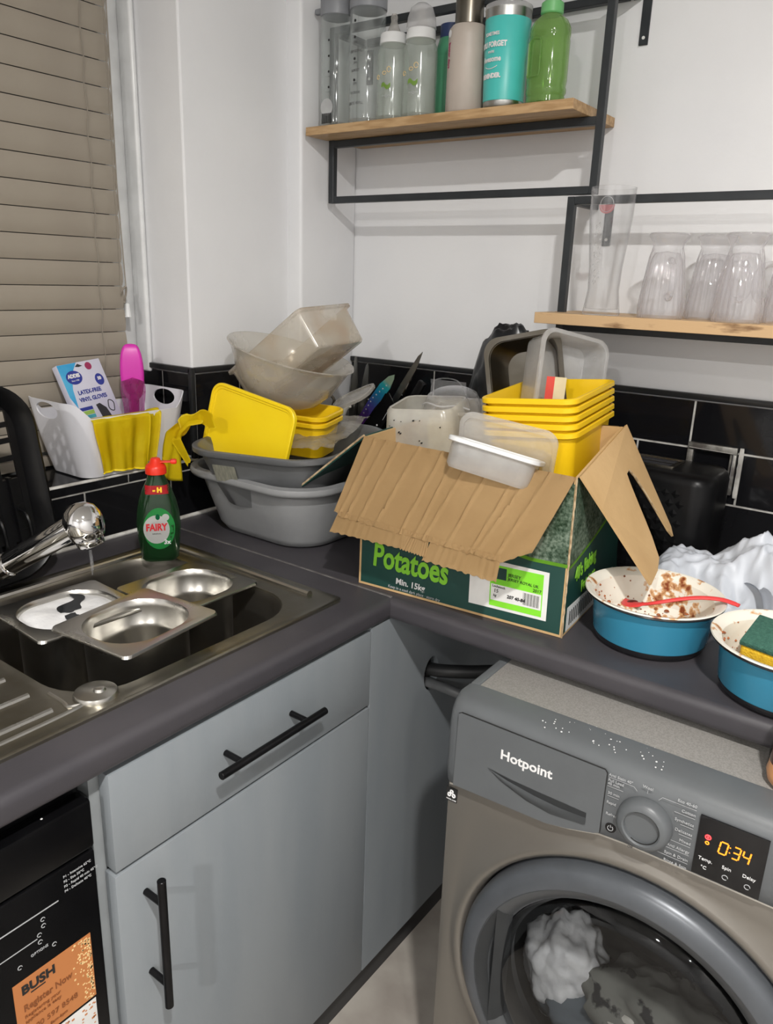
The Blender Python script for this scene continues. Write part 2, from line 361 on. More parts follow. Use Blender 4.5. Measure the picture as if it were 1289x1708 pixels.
FONT = None
def text(name, s, size, parent, m, loc, xdir, ydir, align='CENTER', bold=0.0, ext=.0003, squash=1.0, wrap=None):
    """lettering as a thin mesh; xdir / ydir are the writing and the up direction in the parent's space;
    wrap=radius bends it round a vertical axis lying that far behind"""
    cu = bpy.data.curves.new(name, 'FONT'); cu.body = s; cu.size = size; cu.align_x = align; cu.align_y = 'CENTER'
    cu.extrude = ext; cu.offset = bold; cu.resolution_u = 3
    t = bpy.data.objects.new('tmp', cu); C.objects.link(t)
    me = bpy.data.meshes.new_from_object(t.evaluated_get(bpy.context.evaluated_depsgraph_get()))
    bpy.data.objects.remove(t)
    me.name = name
    X = Vector(xdir).normalized(); Y = Vector(ydir).normalized(); Z = X.cross(Y)
    for v in me.vertices:
        x, y, z = v.co.x*squash, v.co.y, v.co.z
        if wrap:
            a = x/wrap; p = X*(math.sin(a)*(wrap+z))+Z*(math.cos(a)*(wrap+z)-wrap)+Y*y
        else: p = X*x+Y*y+Z*z
        v.co = p
    me.materials.clear(); me.materials.append(M[m])
    o = bpy.data.objects.new(name, me); C.objects.link(o); o.parent = parent; o.location = loc
    return o

# ================================================================== SETTING
bm = B(); box(bm, -.6, 3.4, -5.0, .3, -.06, 0); struct('floor', bm, 'floor')
bm = B(); box(bm, -.6, 3.4, -5.0, .3, CEIL, CEIL+.06); struct('ceiling', bm, 'ceiling')
bm = B(); box(bm, -.3, 3.4, 0, .12, 0, CEIL); struct('wall_back', bm, 'wall')
bm = B(); box(bm, 3.2, 3.3, -4.9, 0, 0, CEIL); struct('wall_right', bm, 'wall')
bm = B(); box(bm, -.3, 3.4, -4.95, -4.85, 0, CEIL); struct('wall_front', bm, 'wall')
WX = -.02; WY1 = -.502; WZ0 = 1.030; WZ1 = 2.15
bm = B()
box(bm, -.28, WX, WY1, 0, 0, CEIL, .004, 2)                      # pier between window and corner
box(bm, -.28, WX, -1.75, WY1, 0, WZ0-.012)                      # below the sill
box(bm, -.28, WX, -1.75, WY1, WZ1, CEIL)                        # lintel
box(bm, -.28, WX, -4.9, -1.75, 0, CEIL)
struct('wall_left', bm, 'wall')
bm = B(); box(bm, WX-.01, .024, -.202, 0, .9, CEIL, .008, 3); o = struct('trim_1', bm, 'wall', True)   # boxed-in pipe in the corner
bm = B()
for a, b, c, d in ((-1.75, -1.70, WZ0, WZ1), (-.562, WY1, WZ0, WZ1), (-1.70, -.562, WZ0, WZ0+.05), (-1.70, -.562, WZ1-.05, WZ1)):
    box(bm, -.26, -.195, a, b, c, d, .006, 2)
wn = struct('window_1', bm, 'upvc', True)
g = link('pane', bx(-.232, -.226, -1.70, -.562, WZ0+.05, WZ1-.05), 'glass', wn)
bm = B(); box(bm, -.195, -.150, -.516, WY1-.001, WZ0+.18, WZ1, .006, 3); struct('trim_2', bm, 'upvc', True)   # bright bead down the reveal
# night outside: a dark yard wall
bm = B(); box(bm, -1.3, -1.2, -2.6, .4, 0, 3); struct('wall_outside', bm, 'plinth')

# ---- tiles
def tiles(name, origin, u, v, n, us, vs, grout=.0035, th=.007, offs=0.0, tw=.2, th_h=.1, lim=None):
    """brick-bond gloss tiles with grout behind"""
    U = Vector(u); V = Vector(v); Nn = Vector(n); O = Vector(origin)
    bm = B()
    a = [O+U*us[0]+V*vs[0], O+U*us[1]+V*vs[0], O+U*us[1]+V*vs[1], O+U*us[0]+V*vs[1]]
    prism(bm, a, Nn*(th-.0016), 1)
    z = vs[0]; row = 0
    while z < vs[1]-.004:
        z1 = min(z+th_h, vs[1]); x = us[0]-(tw if row % 2 == 0 else tw/2)+offs
        while x < us[1]:
            x0 = max(x+grout/2, us[0]); x1 = min(x+tw-grout/2, us[1])
            if x1-x0 > .004:
                prism(bm, [O+U*x0+V*(z+grout/2), O+U*x1+V*(z+grout/2), O+U*x1+V*(z1-grout/2), O+U*x0+V*(z1-grout/2)], Nn*th, 0)
            x += tw
        z += th_h; row += 1
    return struct(name, bm, ['tile', 'grout'])
# back wall: joints at z 1.015, 1.122 ; verticals at x .910 (top row), .805 / 1.013 (second row)
def tilerow(bm, O, U, V, Nn, us, z0, z1, first, tw=.208, g=.0045, th=.007):
    x = first
    while x > us[0]: x -= tw
    while x < us[1]:
        x0 = max(x+g/2, us[0]); x1 = min(x+tw-g/2, us[1])
        if x1-x0 > .004:
            fs = prism(bm, [O+U*x0+V*(z0+g/2), O+U*x1+V*(z0+g/2), O+U*x1+V*(z1-g/2), O+U*x0+V*(z1-g/2)], Nn*th, 0)
        x += tw
bm = B(); O = Vector((0, 0, 0)); U = Vector((1, 0, 0)); V = Vector((0, 0, 1)); Nn = Vector((0, -1, 0))
prism(bm, [(.024, 0, .9), (3.2, 0, .9), (3.2, 0, 1.216), (.024, 0, 1.216)], (0, -.0052, 0), 1)
tilerow(bm, O, U, V, Nn, (.026, 3.2), .903, 1.018, .910)
tilerow(bm, O, U, V, Nn, (.026, 3.2), 1.018, 1.123, .805)
tilerow(bm, O, U, V, Nn, (.026, 3.2), 1.123, 1.218, .910)
struct('trim_3', bm, ['tile', 'grout'])
bm = B(); box(bm, .024, 3.2, -.013, -.0002, 1.219, 1.231, .002, 2); struct('trim_4', bm, 'tiletrim', True)
# left wall
bm = B(); O = Vector((WX, 0, 0)); U = Vector((0, 1, 0)); Nn = Vector((1, 0, 0))
prism(bm, [(WX, -4.5, .9), (WX, -.2, .9), (WX, -.2, 1.018), (WX, -4.5, 1.018)], (.0052, 0, 0), 1)
prism(bm, [(WX, WY1, 1.018), (WX, -.2, 1.018), (WX, -.2, 1.216), (WX, WY1, 1.216)], (.0052, 0, 0), 1)
tilerow(bm, O, U, V, Nn, (-4.5, -.205), .903, 1.008, -.578)
tilerow(bm, O, U, V, Nn, (-4.5, WY1), 1.008, 1.029, -.684, g=.003)
tilerow(bm, O, U, V, Nn, (WY1+.004, -.205), 1.008, 1.123, -.684)
tilerow(bm, O, U, V, Nn, (WY1+.004, -.205), 1.123, 1.218, -.578)
struct('trim_5', bm, ['tile', 'grout'])
bm = B()
box(bm, WX, WX+.012, WY1, -.204, 1.219, 1.231, .002, 2)
box(bm, -.19, WX+.006, WY1-.012, WY1-.0003, 1.219, 1.231, .002, 2)
box(bm, WX-.002, WX+.010, WY1-.012, WY1+.001, WZ0, 1.231, .003, 2)
struct('trim_6', bm, 'tiletrim', True)
bm = B(); O = Vector((0, WY1, 0)); U = Vector((1, 0, 0)); Nn = Vector((0, -1, 0))
prism(bm, [(-.26, WY1, WZ0), (WX-.003, WY1, WZ0), (WX-.003, WY1, 1.216), (-.26, WY1, 1.216)], (0, -.0052, 0), 1)
tilerow(bm, O, U, V, Nn, (-.26, WX-.003), WZ0+.003, 1.123, -.025)
tilerow(bm, O, U, V, Nn, (-.26, WX-.003), 1.123, 1.218, -.114)
struct('trim_7', bm, ['tile', 'grout'])
bm = B()   # tiled sill with a pale edge strip
prism(bm, [(-.26, -1.75, WZ0-.012), (WX+.006, -1.75, WZ0-.012), (WX+.006, WY1, WZ0-.012), (-.26, WY1, WZ0-.012)], (0, 0, .009), 1)
y = WY1
k = 0
while y > -1.7:
    box(bm, -.20, WX-.002, y-.198, y-.004, WZ0-.004, WZ0, 0, 2, 0); y -= .2
struct('trim_8', bm, ['tile', 'grout'])
bm = B(); box(bm, WX, WX+.009, -1.75, WY1+.0, WZ0-.004, WZ0+.0005, .001, 1); struct('trim_9', bm, 'caulk')
bm = B(); tube(bm, [(WX+.009, -4.5, .903), (WX+.009, -.205, .903)], .0045, 8); tube(bm, [(.03, -.009, .903), (3.1, -.009, .903)], .003, 8)
struct('trim_10', bm, 'caulk', True)

# ceiling downlights (they light the room)
for i, (x, y, p) in enumerate(LAMPS):
    t = thing('downlight', ['recessed ceiling downlight above the sink cabinet', 'recessed ceiling downlight farthest down the room', 'added weak fill downlight, unseen, near the right-hand wall'][i], 'light', (x, y, CEIL))
    bm = B(); lathe(bm, [(.036, 0), (.036, -.002), (.048, -.005), (.050, 0)], 32, False, False); link('rim', bm, 'chrome', t)
    bm = B(); lathe(bm, [(.0001, -.0005), (.034, -.0005), (.034, -.0001)], 32); link('lens', bm, 'glass', t)
    ld = bpy.data.lights.new('downlight', 'AREA'); ld.shape = 'DISK'; ld.size = .085; ld.energy = p; ld.color = (1.0, .97, .93)
    lo = bpy.data.objects.new('downlight_lamp', ld); C.objects.link(lo); lo.location = (0, 0, -.008); lo.parent = t

# ================================================================== WORKTOPS
def wtprofile(depth, z1=.900, th=.039, r=.013, back=0.0, n=6):
    P = [(back, z1-th), (back, z1)]
    for k in range(n+1):
        a = PI/2-PI/2*k/n; P.append((depth-r+r*math.cos(a), z1-r+r*math.sin(a)))
    for k in range(n+1):
        a = -PI/2*k/n; P.append((depth-r+r*math.cos(a), z1-th+r+r*math.sin(a)))
    return P
t = thing('worktop', 'dark grey laminate worktop holding the steel sink', 'worktop', (0, 0, 0))
bm = B()
prism(bm, [(x, -3.2, z) for x, z in wtprofile(.612, back=.515)], (0, 3.2-.602, 0))
box(bm, WX+.006, .112, -3.2, -.602, .861, .9)
box(bm, .112, .515, -.712, -.602, .861, .9)
box(bm, .112, .515, -3.2, -1.78, .861, .9)
link('slab', bm, 'worktop', t, True, 30)
link('joint_strip', bx(WX+.008, .606, -.6035, -.5985, .861, .9012, .0006), 'alustrip', t)
bm = B(); grid(bm, 2, 14, lambda u, v: (.609+.0035*u, -.6035+.003*(1 if u > 0 else 0)+.001*fbm((v*9, u, 3)), .862+.034*v), .0015)
link('filler_bead', bm, 'caulk', t)
t = thing('worktop', 'dark grey laminate worktop on the right running above the washing machine', 'worktop', (0, 0, 0))
bm = B(); prism(bm, [(WX+.006, -y, z) for y, z in wtprofile(.612, back=.0055)][::-1], (3.2, 0, 0)); link('slab', bm, 'worktop', t, True, 30)

# ================================================================== SINK
t = thing('sink', 'stainless steel inset sink with one bowl and a ridged drainer', 'sink', (0, 0, .9))
SX0, SX1, SY0, SY1 = .088, .552, -1.80, -.668
BX0, BX1, BY0, BY1 = .125, .512, -1.142, -.728
bcx, bcy, bw, bd = (BX0+BX1)/2, (BY0+BY1)/2, BX1-BX0, BY1-BY0
bm = B()
N_ = 8
outer = rr(SX1-SX0, SY1-SY0, .012, N_, (SX0+SX1)/2, (SY0+SY1)/2)
mid = rr(SX1-SX0-.02, SY1-SY0-.02, .012, N_, (SX0+SX1)/2, (SY0+SY1)/2)
rings = [[(x, y, 0.0) for x, y in outer], [(x, y, .0042) for x, y in outer], [(x, y, .0055) for x, y in rr(SX1-SX0-.006, SY1-SY0-.006, .012, N_, (SX0+SX1)/2, (SY0+SY1)/2)],
         [(x, y, .0030) for x, y in mid]]
R = [[bm.verts.new(p) for p in r] for r in rings]; n = len(R[0])
for a, b in zip(R, R[1:]):
    for i in range(n): bm.faces.new([a[i], a[(i+1) % n], b[(i+1) % n], b[i]])
# deck between the raised edge and the bowl, drainer grid beyond
brims = rr(bw, bd, .085, N_, bcx, bcy)
def mkring(w, d, r, z): return [bm.verts.new((x, y, z)) for x, y in rr(w, d, r, N_, bcx, bcy)]
bo = mkring(bw+.012, bd+.012, .091, .0030)
# inner loop connects to the outer through a rectangle split: deck strips
dm = (SX0+SX1)/2
rect = [bm.verts.new((x, y, .0030)) for x, y in rr(bw+.04, bd+.034, .03, N_, bcx, bcy)]
for i in range(n): bm.faces.new([rect[i], rect[(i+1) % n], bo[(i+1) % n], bo[i]])
hole_y0 = bcy-(bd+.034)/2
loopo = R[-1]
# strips as quads, from outer loop to rect loop where both share indices
for i in range(n): bm.faces.new([loopo[i], loopo[(i+1) % n], rect[(i+1) % n], rect[i]])
prev = bo
for (dw, z) in ((.004, .0022), (0, -.002), (-.004, -.012), (-.012, -.08), (-.018, -.13), (-.030, -.142), (-.07, -.147)):
    cur = mkring(bw+dw, bd+dw, .085+dw/2, z)
    for i in range(n): bm.faces.new([prev[i], prev[(i+1) % n], cur[(i+1) % n], cur[i]]).material_index = 0 if z > -.01 else 1
    prev = cur
bm.faces.new(prev).material_index = 1
link('sink_body', bm, ['sinksteel', 'bowlsteel'], t, True, 40)
bm = B()
for x in (.145, .20, .26, .32, .385, .445, .500):                        # drainer ribs
    tube(bm, [(x, -1.76, .0032), (x+.0, -1.17-.01*(x-.3), .0032)], .0042, 8)
tube(bm, smoothpath([(.520, -1.60, .003), (.520, -1.18, .003), (.505, -1.155, .003), (.46, -1.152, .003)]), .003, 8)
link('drainer_ribs', bm, 'steel', t)
bm = B()
tube(bm, smoothpath([(.118, -1.20, .003), (.116, -.73, .003), (.122, -.712, .003)], 5), .006, 8)
tube(bm, smoothpath([(.13, -.693, .004), (.30, -.690, .004), (.497, -.693, .004)], 5), .0068, 10)
link('raised_edge', bm, 'steel', t)
bm = B(); lathe(bm, [(.0001, .010), (.024, .010), (.0265, .009), (.0285, .005), (.0285, .003)], 40); link('waste_cover', bm, 'steel', t).location = (.508, -1.115, 0)
bm = B(); lathe(bm, [(.002, .0145), (.0065, .0135), (.008, .010)], 16)
c = link('waste_knob', bm, 'steel', t); c.location = (.512, -1.112, 0)
bm = B(); lathe(bm, [(.0001, -.1462), (.030, -.1462), (.040, -.1455), (.041, -.147)], 30); link('plug_strainer', bm, 'steel', t).location = (bcx, bcy, 0)

# food pans standing in the bowl
def pan(name, label, loc, rot, w=.162, d=.176, h=.168, m='steel', fill=None):
    t = thing(name, label, 'pan', loc, rot, 'steel food pans in the sink')
    bm = B(); T = .0012
    rloft(bm, [(w-.052, d-.052, .045, 0), (w-.040, d-.040, .050, .004), (w-.036, d-.036, .052, .02), (w-.032, d-.032, .055, h-.014), (w-.028, d-.028, .056, h-.004),
               (w-.020, d-.020, .020, h-.0012), (w-.002, d-.002, .010, h-.002), (w, d, .010, h-.005), (w+.001, d+.001, .010, h-.004), (w-.002, d-.002, .010, h), (w-.020, d-.020, .022, h+.0004),
               (w-.030, d-.030, .056, h-.0005), (w-.034, d-.034, .055, h-.004), (w-.037, d-.037, .054, h-.012), (w-.040, d-.040, .052, h-.034), (w-.047, d-.047, .048, h-.038), (w-.050, d-.050, .046, h-.046), (w-.054, d-.054, .044, .010), (w-.068, d-.068, .036, .003)], 8)
    link('pan_body', bm, m, t, True, 50)
    return t
p1 = pan('food_pan', 'empty steel food pan at the far right of the sink bowl', (.342, -.828, .754), (0, 0, 1))
p3 = pan('food_pan', 'steel food pan full of white foam at the left of the bowl', (.285, -1.012, .757), (0, 0, -3))
p2 = pan('food_pan', 'steel food pan with crumbs, resting in front of the foamy one', (.4225, -.986, .7715), (1, 0, 5))
def foamfn(u, v):
    x = (u-.5)*.128; y = (v-.5)*.142; r = max(abs(x)/.064, abs(y)/.071)
    q = fbm((x*22+3, y*22, 1.5))
    edge = min(1, (1-r)*6)
    riv = math.exp(-((y-.1*x-.006*math.sin(x*80))/.012)**2)
    return (x, y, .150+.012*edge*(1-.9*riv)+.004*q*edge)
bm = B(); V = []
cs = rr(.126, .140, .050, 8)
rings = []
for k in range(9):
    s = 1-k/9
    rr_ = []
    for x, y in cs:
        px, py = x*s, y*s; q = fbm((px*25+3, py*25, 1.5)); ed = min(1, (1-s)*5)
        rr_.append((px, py, .1585+.006*ed+.0035*q*ed))
    rings.append(rr_)
loft(bm, rings, False, True); fo = link('soap_foam', bm, 'foam', None, True, 80)
tag(fo, 'white soap foam floating in the left steel food pan', 'foam', kind='stuff'); place(fo, (.285, -1.012, .757), (0, 0, -3))
def ribbon(bm, pts, ws, z, th=.0016):
    L_ = []; Rr = []
    P = [Vector((a, b, 0)) for a, b in pts]
    for i, p in enumerate(P):
        tt = (P[min(i+1, len(P)-1)]-P[max(i-1, 0)]).normalized(); nn = Vector((-tt.y, tt.x, 0))
        L_.append(p+nn*ws[i]); Rr.append(p-nn*ws[i])
    poly = [(q.x, q.y, z) for q in L_]+[(q.x, q.y, z) for q in Rr[::-1]]
    prism(bm, poly, (0, 0, th))
bm = B()
pp = smoothpath([(-.055, .030, 0), (-.030, .034, 0), (-.012, .010, 0), (.004, -.006, 0), (.026, -.010, 0), (.048, -.024, 0)], 6)
ws = [.001+.013*math.sin(PI*min(1, i/(len(pp)-1)))*(1+.35*math.sin(i*.55)) for i in range(len(pp))]
ribbon(bm, [(p.x, p.y) for p in pp], ws, .1640)
fw = link('dark_water', bm, 'water', None); tag(fw, 'dark gap of soapy water between the patches of foam', 'water', kind='stuff'); place(fw, (.285, -1.012, .7572), (0, 0, -3))
bm = B()
for k in range(60):
    x = random.uniform(-.045, .045); y = random.uniform(-.05, .05); s = random.choice((.0006, .0008, .0012, .0016))
    lathe(bm, [(.0001, 0), (s, .0003), (s*.6, s*.6), (.0001, s*.7)], 6, cx=x, cy=y)
cr = link('food_crumbs', bm, 'inkblack', p2); cr.location = (0, 0, .004); cr['kind'] = 'stuff'
bm = B()
for k, (x, y, z, s) in enumerate([(.040, -.062, .13, .004), (.046, -.060, .118, .003), (.060, -.05, .125, .003), (.03, -.063, .105, .0035), (.05, -.057, .10, .003), (.02, -.065, .14, .003)]):
    lathe(bm, [(.0005, z-s), (s, z), (.0005, z+s*1.4)], 7, cx=x-.02, cy=y)
link('rice_scraps', bm, 'pancream', p2)['kind'] = 'stuff'

# ================================================================== TAP
t = thing('tap', 'polished chrome pull-out mixer tap reaching over the sink from the left', 'tap', (.13, -1.235, .903))
bm = B(); lathe(bm, [(.030, 0), (.030, .004), (.024, .010), (.023, .055), (.019, .062)], 32); link('tap_base', bm, 'chrome', t)
base = Vector((.0, 0, .045)); a0 = Vector((.045, .1775, .072)); a1 = Vector((.158, .2385, .150))
bm = B(); tube(bm, smoothpath([(0, 0, .05), (.02, .09, .055), tuple(a0)]), .0155, 24); link('tap_neck', bm, 'chrome', t)
d = (a1-a0)
bm = B(); tube(bm, [a0-d*.02, a0+d*.03, a0+d*.04, a0+d*.12, a0+d*.13, a0+d*.15, a0+d*.16, a1], .017, 28, taper=[.0175, .0180, .0200, .0200, .0180, .0180, .0190, .0200]); link('spout', bm, 'chrome', t, True, 50)
bm = B(); lathe(bm, [(.0001, .036), (.012, .034), (.024, .026), (.031, .012), (.032, 0), (.030, -.012), (.026, -.024), (.0225, -.026), (.0215, -.036), (.019, -.038), (.018, -.034), (.0001, -.034)], 36)
xf(bm, Matrix.Scale(.94, 4)); h = link('spray_head', bm, 'chrome', t, True, 50); h.location = a1+Vector((.012, .012, .006)); h.rotation_euler = (math.radians(8), math.radians(-14), 0)
bm = B(); tube(bm, [(.172, .256, .112), (.174, .256, .09), (.1735, .2555, .072)], .0025, 8, taper=[.0022, .0026, .0006]); link('water_drip', bm, 'dome', t)

# ================================================================== BASE CABINET
FX = .605
t = thing('base_cabinet', 'grey base cabinet with one drawer over one door under the sink', 'cabinet', (0, 0, 0))
bm = B(); box(bm, .10, .580, -1.180, -1.164, .11, .845); box(bm, .10, .580, -.672, -.656, .11, .845); box(bm, .10, .58, -1.164, -.672, .11, .128); box(bm, .56, .58, -1.164, -.672, .800, .845); box(bm, .10, .11, -1.164, -.672, .128, .8)
link('carcass', bm, 'cabinet_edge', t)
drw = link('drawer_front', bx(.583, FX, -1.168, -.656, .7125, .853, .0015), 'cabinet', t)
dor = link('door', bx(.583, FX, -1.170, -.656, .112, .7065, .0015), 'cabinet', t)
def barhandle(parent, c, axis, L_=.204, r=.0058, sp=.132, off=.035):
    bm = B(); A = Vector(axis)
    tube(bm, [c-A*L_/2, c-A*(L_/2-.0008), c+A*(L_/2-.0008), c+A*L_/2], r, 20, taper=[r*.85, r, r, r*.85])
    for s in (-1, 1):
        p = c+A*s*sp/2; tube(bm, [p, p-Vector((off+.0005, 0, 0))], r*.8, 16)
    link('handle', bm, 'black_plastic', parent)
barhandle(drw, Vector((.640, -.9195, .7895)), (0, 1, 0), .212)
barhandle(dor, Vector((.640, -1.128, .590)), (0, 0, 1), .207)
t = thing('end_panel', 'grey filler panel between the cabinet door and the washing machine', 'panel', (0, 0, 0))
bm = B()
pts = [(-.6535, .112), (-.05, .112), (-.05, .859), (-.6535, .859)]
a = [bm.verts.new((.6045, y, z)) for y, z in pts]; b = [bm.verts.new((.5865, y, z)) for y, z in pts]
hole = [(-.455+.026*math.cos(2*PI*k/20), .690+.036*math.sin(2*PI*k/20)) for k in range(20)]
ha = [bm.verts.new((.6045, y, z)) for y, z in hole]; hb = [bm.verts.new((.5865, y, z)) for y, z in hole]
def ringfill(o4, h20):
    idx = [0]*20
    for k in range(20):
        ang = 2*PI*(k+.5)/20
        idx[k] = 2 if 0 <= ang < PI/2 else 3 if ang < PI else 0 if ang < 3*PI/2 else 1
    # corners: pts index 2 is (+y,+z)
    for k in range(20): bm.faces.new([h20[k], h20[(k+1) % 20], o4[idx[k]]])
    for k, (i, j) in ((5, (2, 3)), (10, (3, 0)), (15, (0, 1)), (0, (1, 2))): bm.faces.new([o4[i], o4[j], h20[k]])
ringfill(a, ha); ringfill(b, hb)
for k in range(20): bm.faces.new([ha[k], ha[(k+1) % 20], hb[(k+1) % 20], hb[k]])
for k in range(4): bm.faces.new([a[k], a[(k+1) % 4], b[(k+1) % 4], b[k]])
link('panel_board', bm, 'cabinet', t)
bm = B(); box(bm, .550, .568, -1.18, -.05, .0, .1115)
tag(link('plinth', bm, 'plinth'), 'dark plinth board along the floor under the grey cabinet', 'plinth')

# ================================================================== DISHWASHER
t = thing('dishwasher', 'black slimline dishwasher with an orange sticker left of the grey cabinet', 'dishwasher', (0, 0, 0))
link('body', bx(.06, .572, -1.785, -1.189, .02, .842, .003), 'black_plastic', t)
dd = link('door', bx(.574, .600, -1.785, -1.190, .10, .763, .004), 'dishblack', t)
pp_ = link('control_panel', bx(.574, .6015, -1.785, -1.190, .767, .834, .004), 'dishblack', t)
def dtext(s, size, y, z, m='inkpale', **k): return text('lettering', s, size, t, m, (.6022, y, z), (0, 1, 0), (0, 0, 1), **k)
for i, s in enumerate(('P1 - Intensive 65°C', 'P2 - Eco 50°C', 'P3 - Rapid 40 min 45°C', 'P4 - Delicate 40°C')): dtext(s, .0052, -1.2295, .757-.0075*i-.0, align='LEFT') if False else text('lettering', s, .0046, t, 'inkpale', (.6003, -1.2330, .750-.0068*i), (0, 1, 0), (0, 0, 1), align='LEFT')
bm = B(); box(bm, .600, .6004, -1.50, -1.2415, .7225, .7240); box(bm, .600, .6004, -1.50, -1.271, .690, .6912)
for (y, z) in ((-1.262, .712), (-1.262, .703), (-1.268, .694), (-1.268, .684), (-1.252, .668), (-1.294, .668)):
    tube(bm, [(.6002, y+.0025*math.cos(a), z+.0025*math.sin(a)) for a in [2*PI*k/12 for k in range(11)]], .0005, 5)
link('panel_marks', bm, 'inkpale', t)
text('lettering', 'OPTIONS', .005, t, 'inkpale', (.6003, -1.270, .673), (0, 1, 0), (0, 0, 1))
bm = B(); lathe(bm, [(.0001, .0004), (.0012, .0003), (.0014, 0)], 10); q = link('white_speck', bm, 'inkwhite', t); q.location = (.59, -1.245, .834)
st = link('registration_sticker', bx(.6001, .6006, -1.3055, -1.2070, .551, .649), 'orange', t)
text('lettering', 'BUSH', .017, st, 'inkblack', (.6010, -1.2965, .6345), (0, 1, 0), (0, 0, 1), align='LEFT', bold=.0006)
link('underline', bx(.6008, .6011, -1.286, -1.268, .6245, .6262), 'inkblack', st)
text('lettering', 'Register Now', .0135, st, 'orangedark', (.6010, -1.2965, .6085), (0, 1, 0), (0, 0, 1), align='LEFT', bold=.0002, squash=.8)
for i, s in enumerate(('Registering your', 'appliance is easy')): text('lettering', s, .0068, st, 'orangedark', (.6010, -1.2965, .5965-.0075*i), (0, 1, 0), (0, 0, 1), align='LEFT')
text('lettering', '0800 597 8548', .0108, st, 'orangedark', (.6010, -1.2965, .573), (0, 1, 0), (0, 0, 1), align='LEFT')
text('lettering', 'Lines open 8am-6pm', .006, st, 'orangedark', (.6010, -1.2965, .561), (0, 1, 0), (0, 0, 1), align='LEFT')
bm = B()
for k in range(150):
    y = -1.2085-abs(random.gauss(0, .009)); z = random.uniform(.553, .647)
    if y < -1.233: continue
    s = random.uniform(.0006, .0013); box(bm, .6006, .6010, y-s, y+s, z-s, z+s)
link('dot_pattern', bm, 'orangepale', st)
s2 = link('white_sticker', bx(.6001, .6005, -1.262, -1.208, .470, .547), 'paper', t)
bm = B()
for k in range(60):
    y = random.uniform(-1.26, -1.21); z = random.uniform(.475, .545); s = random.uniform(.0008, .002); box(bm, .6006, .6009, y-s, y+s, z-s*.7, z+s*.7)
link('dot_pattern', bm, 'orange', s2)

# ================================================================== WASHING MACHINE
WM = thing('washing_machine', 'grey front-loading washing machine showing 0:34 under the right worktop', 'washing machine', (.822, -.745, 0), (0, 0, 1.3))
W_, D_, H_ = .595, .48, .850
cx_, cz_, DR = .2975, .443, .252
def fasc(x):
    pts = [(0, .706), (.03, .709), (.10, .7115), (.165, .713), (.195, .719), (.235, .7305), (.27, .733), (W_, .734)]
    for (a, b), (c, d) in zip(pts, pts[1:]):
        if a <= x <= c: return b+(d-b)*(x-a)/(c-a)
    return .733
bm = B()
# front sheet with a round opening and a soft raised flare around it
n = 72; ro = []
for k in range(n):
    a = 2*PI*k/n; dx, dz = math.cos(a), math.sin(a)
    tx = (W_-cx_-.004)/dx if dx > 1e-6 else (-cx_+.004)/dx if dx < -1e-6 else 1e9
    tz = (.731-cz_)/dz if dz > 1e-6 else (.01-cz_)/dz if dz < -1e-6 else 1e9
    s = min(tx, tz); ro.append((cx_+dx*s, cz_+dz*s))
def cr(r, y): return [(cx_+r*math.cos(2*PI*k/n), y, cz_+r*math.sin(2*PI*k/n)) for k in range(n)]
def lerpring(f, y): return [(cx_+DR*1.0*math.cos(2*PI*k/n)*(1-f)+(ro[k][0]-cx_)*f, y, cz_+DR*math.sin(2*PI*k/n)*(1-f)+(ro[k][1]-cz_)*f) for k in range(n)]
loft(bm, [[(x, .03, z) for x, z in ro], [(x, .004, z) for x, z in ro], lerpring(.85, .002), lerpring(.6, .002), cr(DR+.020, .0015), cr(DR+.014, -.0035), cr(DR+.006, -.005), cr(DR, -.001), cr(DR-.004, .012), cr(DR-.006, .04)], False, False)
link('front_sheet', bm, 'washbody', WM, True, 60)
bm = B(); box(bm, .002, W_-.002, .022, D_, .012, .826, .006, 2)
# cut the mouth: build the shell as five plates instead
bm.free(); bm = B()
box(bm, .002, .012, .004, D_, .012, .826, .002); box(bm, W_-.012, W_-.002, .004, D_, .012, .826, .002); box(bm, .012, W_-.012, D_-.01, D_, .012, .826); box(bm, .012, W_-.012, .03, D_-.01, .012, .03)
link('side_panels', bm, 'washbody', WM)
bm = B()
# fascia: top band wrapping over the front
xs = [0, .006, .02, .05, .08, .11, .14, .165, .18, .195, .215, .235, .255, .27, .33, .40, .46, .52, .575, .589, W_]
def frow(x):
    e = .010 if x in (0, W_) else .003 if x in (.006, .589) else 0
    zb = fasc(x)
    return [(x, .03, zb-.002), (x, .002+e, zb), (x, -.006+e, zb+.006), (x, -.010+e, zb+.03), (x, -.0085+e, .812), (x, -.004+e, .832), (x, .006+e, .844), (x, .020+e, .8495), (x, .056, .851-e*.3), (x, .0565, .845), (x, .10, .83)]
Rw = [[bm.verts.new(p) for p in frow(x)] for x in xs]
for a, b in zip(Rw, Rw[1:]):
    for i in range(len(a)-1): bm.faces.new([a[i], a[i+1], b[i+1], b[i]])
bm.faces.new(Rw[0]); bm.faces.new(Rw[-1][::-1])
link('fascia', bm, 'washpanel', WM, True, 50)
bm = B(); box(bm, .0, .016, .055, D_, .818, .851, .004, 3); box(bm, W_-.016, W_, .055, D_, .818, .851, .004, 3); box(bm, .0, W_, D_-.016, D_, .818, .851, .004, 3)
link('lid_frame', bm, 'washpanel', WM)
link('lid', bx(.016, W_-.016, .057, D_-.016, .830, .8503, .001), 'washlid', WM)
bm = B()
for k in range(46):
    x = random.uniform(.13, .30); y = random.uniform(-.002, .045); s = random.uniform(.0006, .0014)
    lathe(bm, [(.0001, .0005), (s, .0002), (s, -.0008)], 6, cx=x, cy=y)
z_ = .8515
q = link('powder_specks', bm, 'inkwhite', WM); q.location = (0, .012, .8503); q['kind'] = 'stuff'
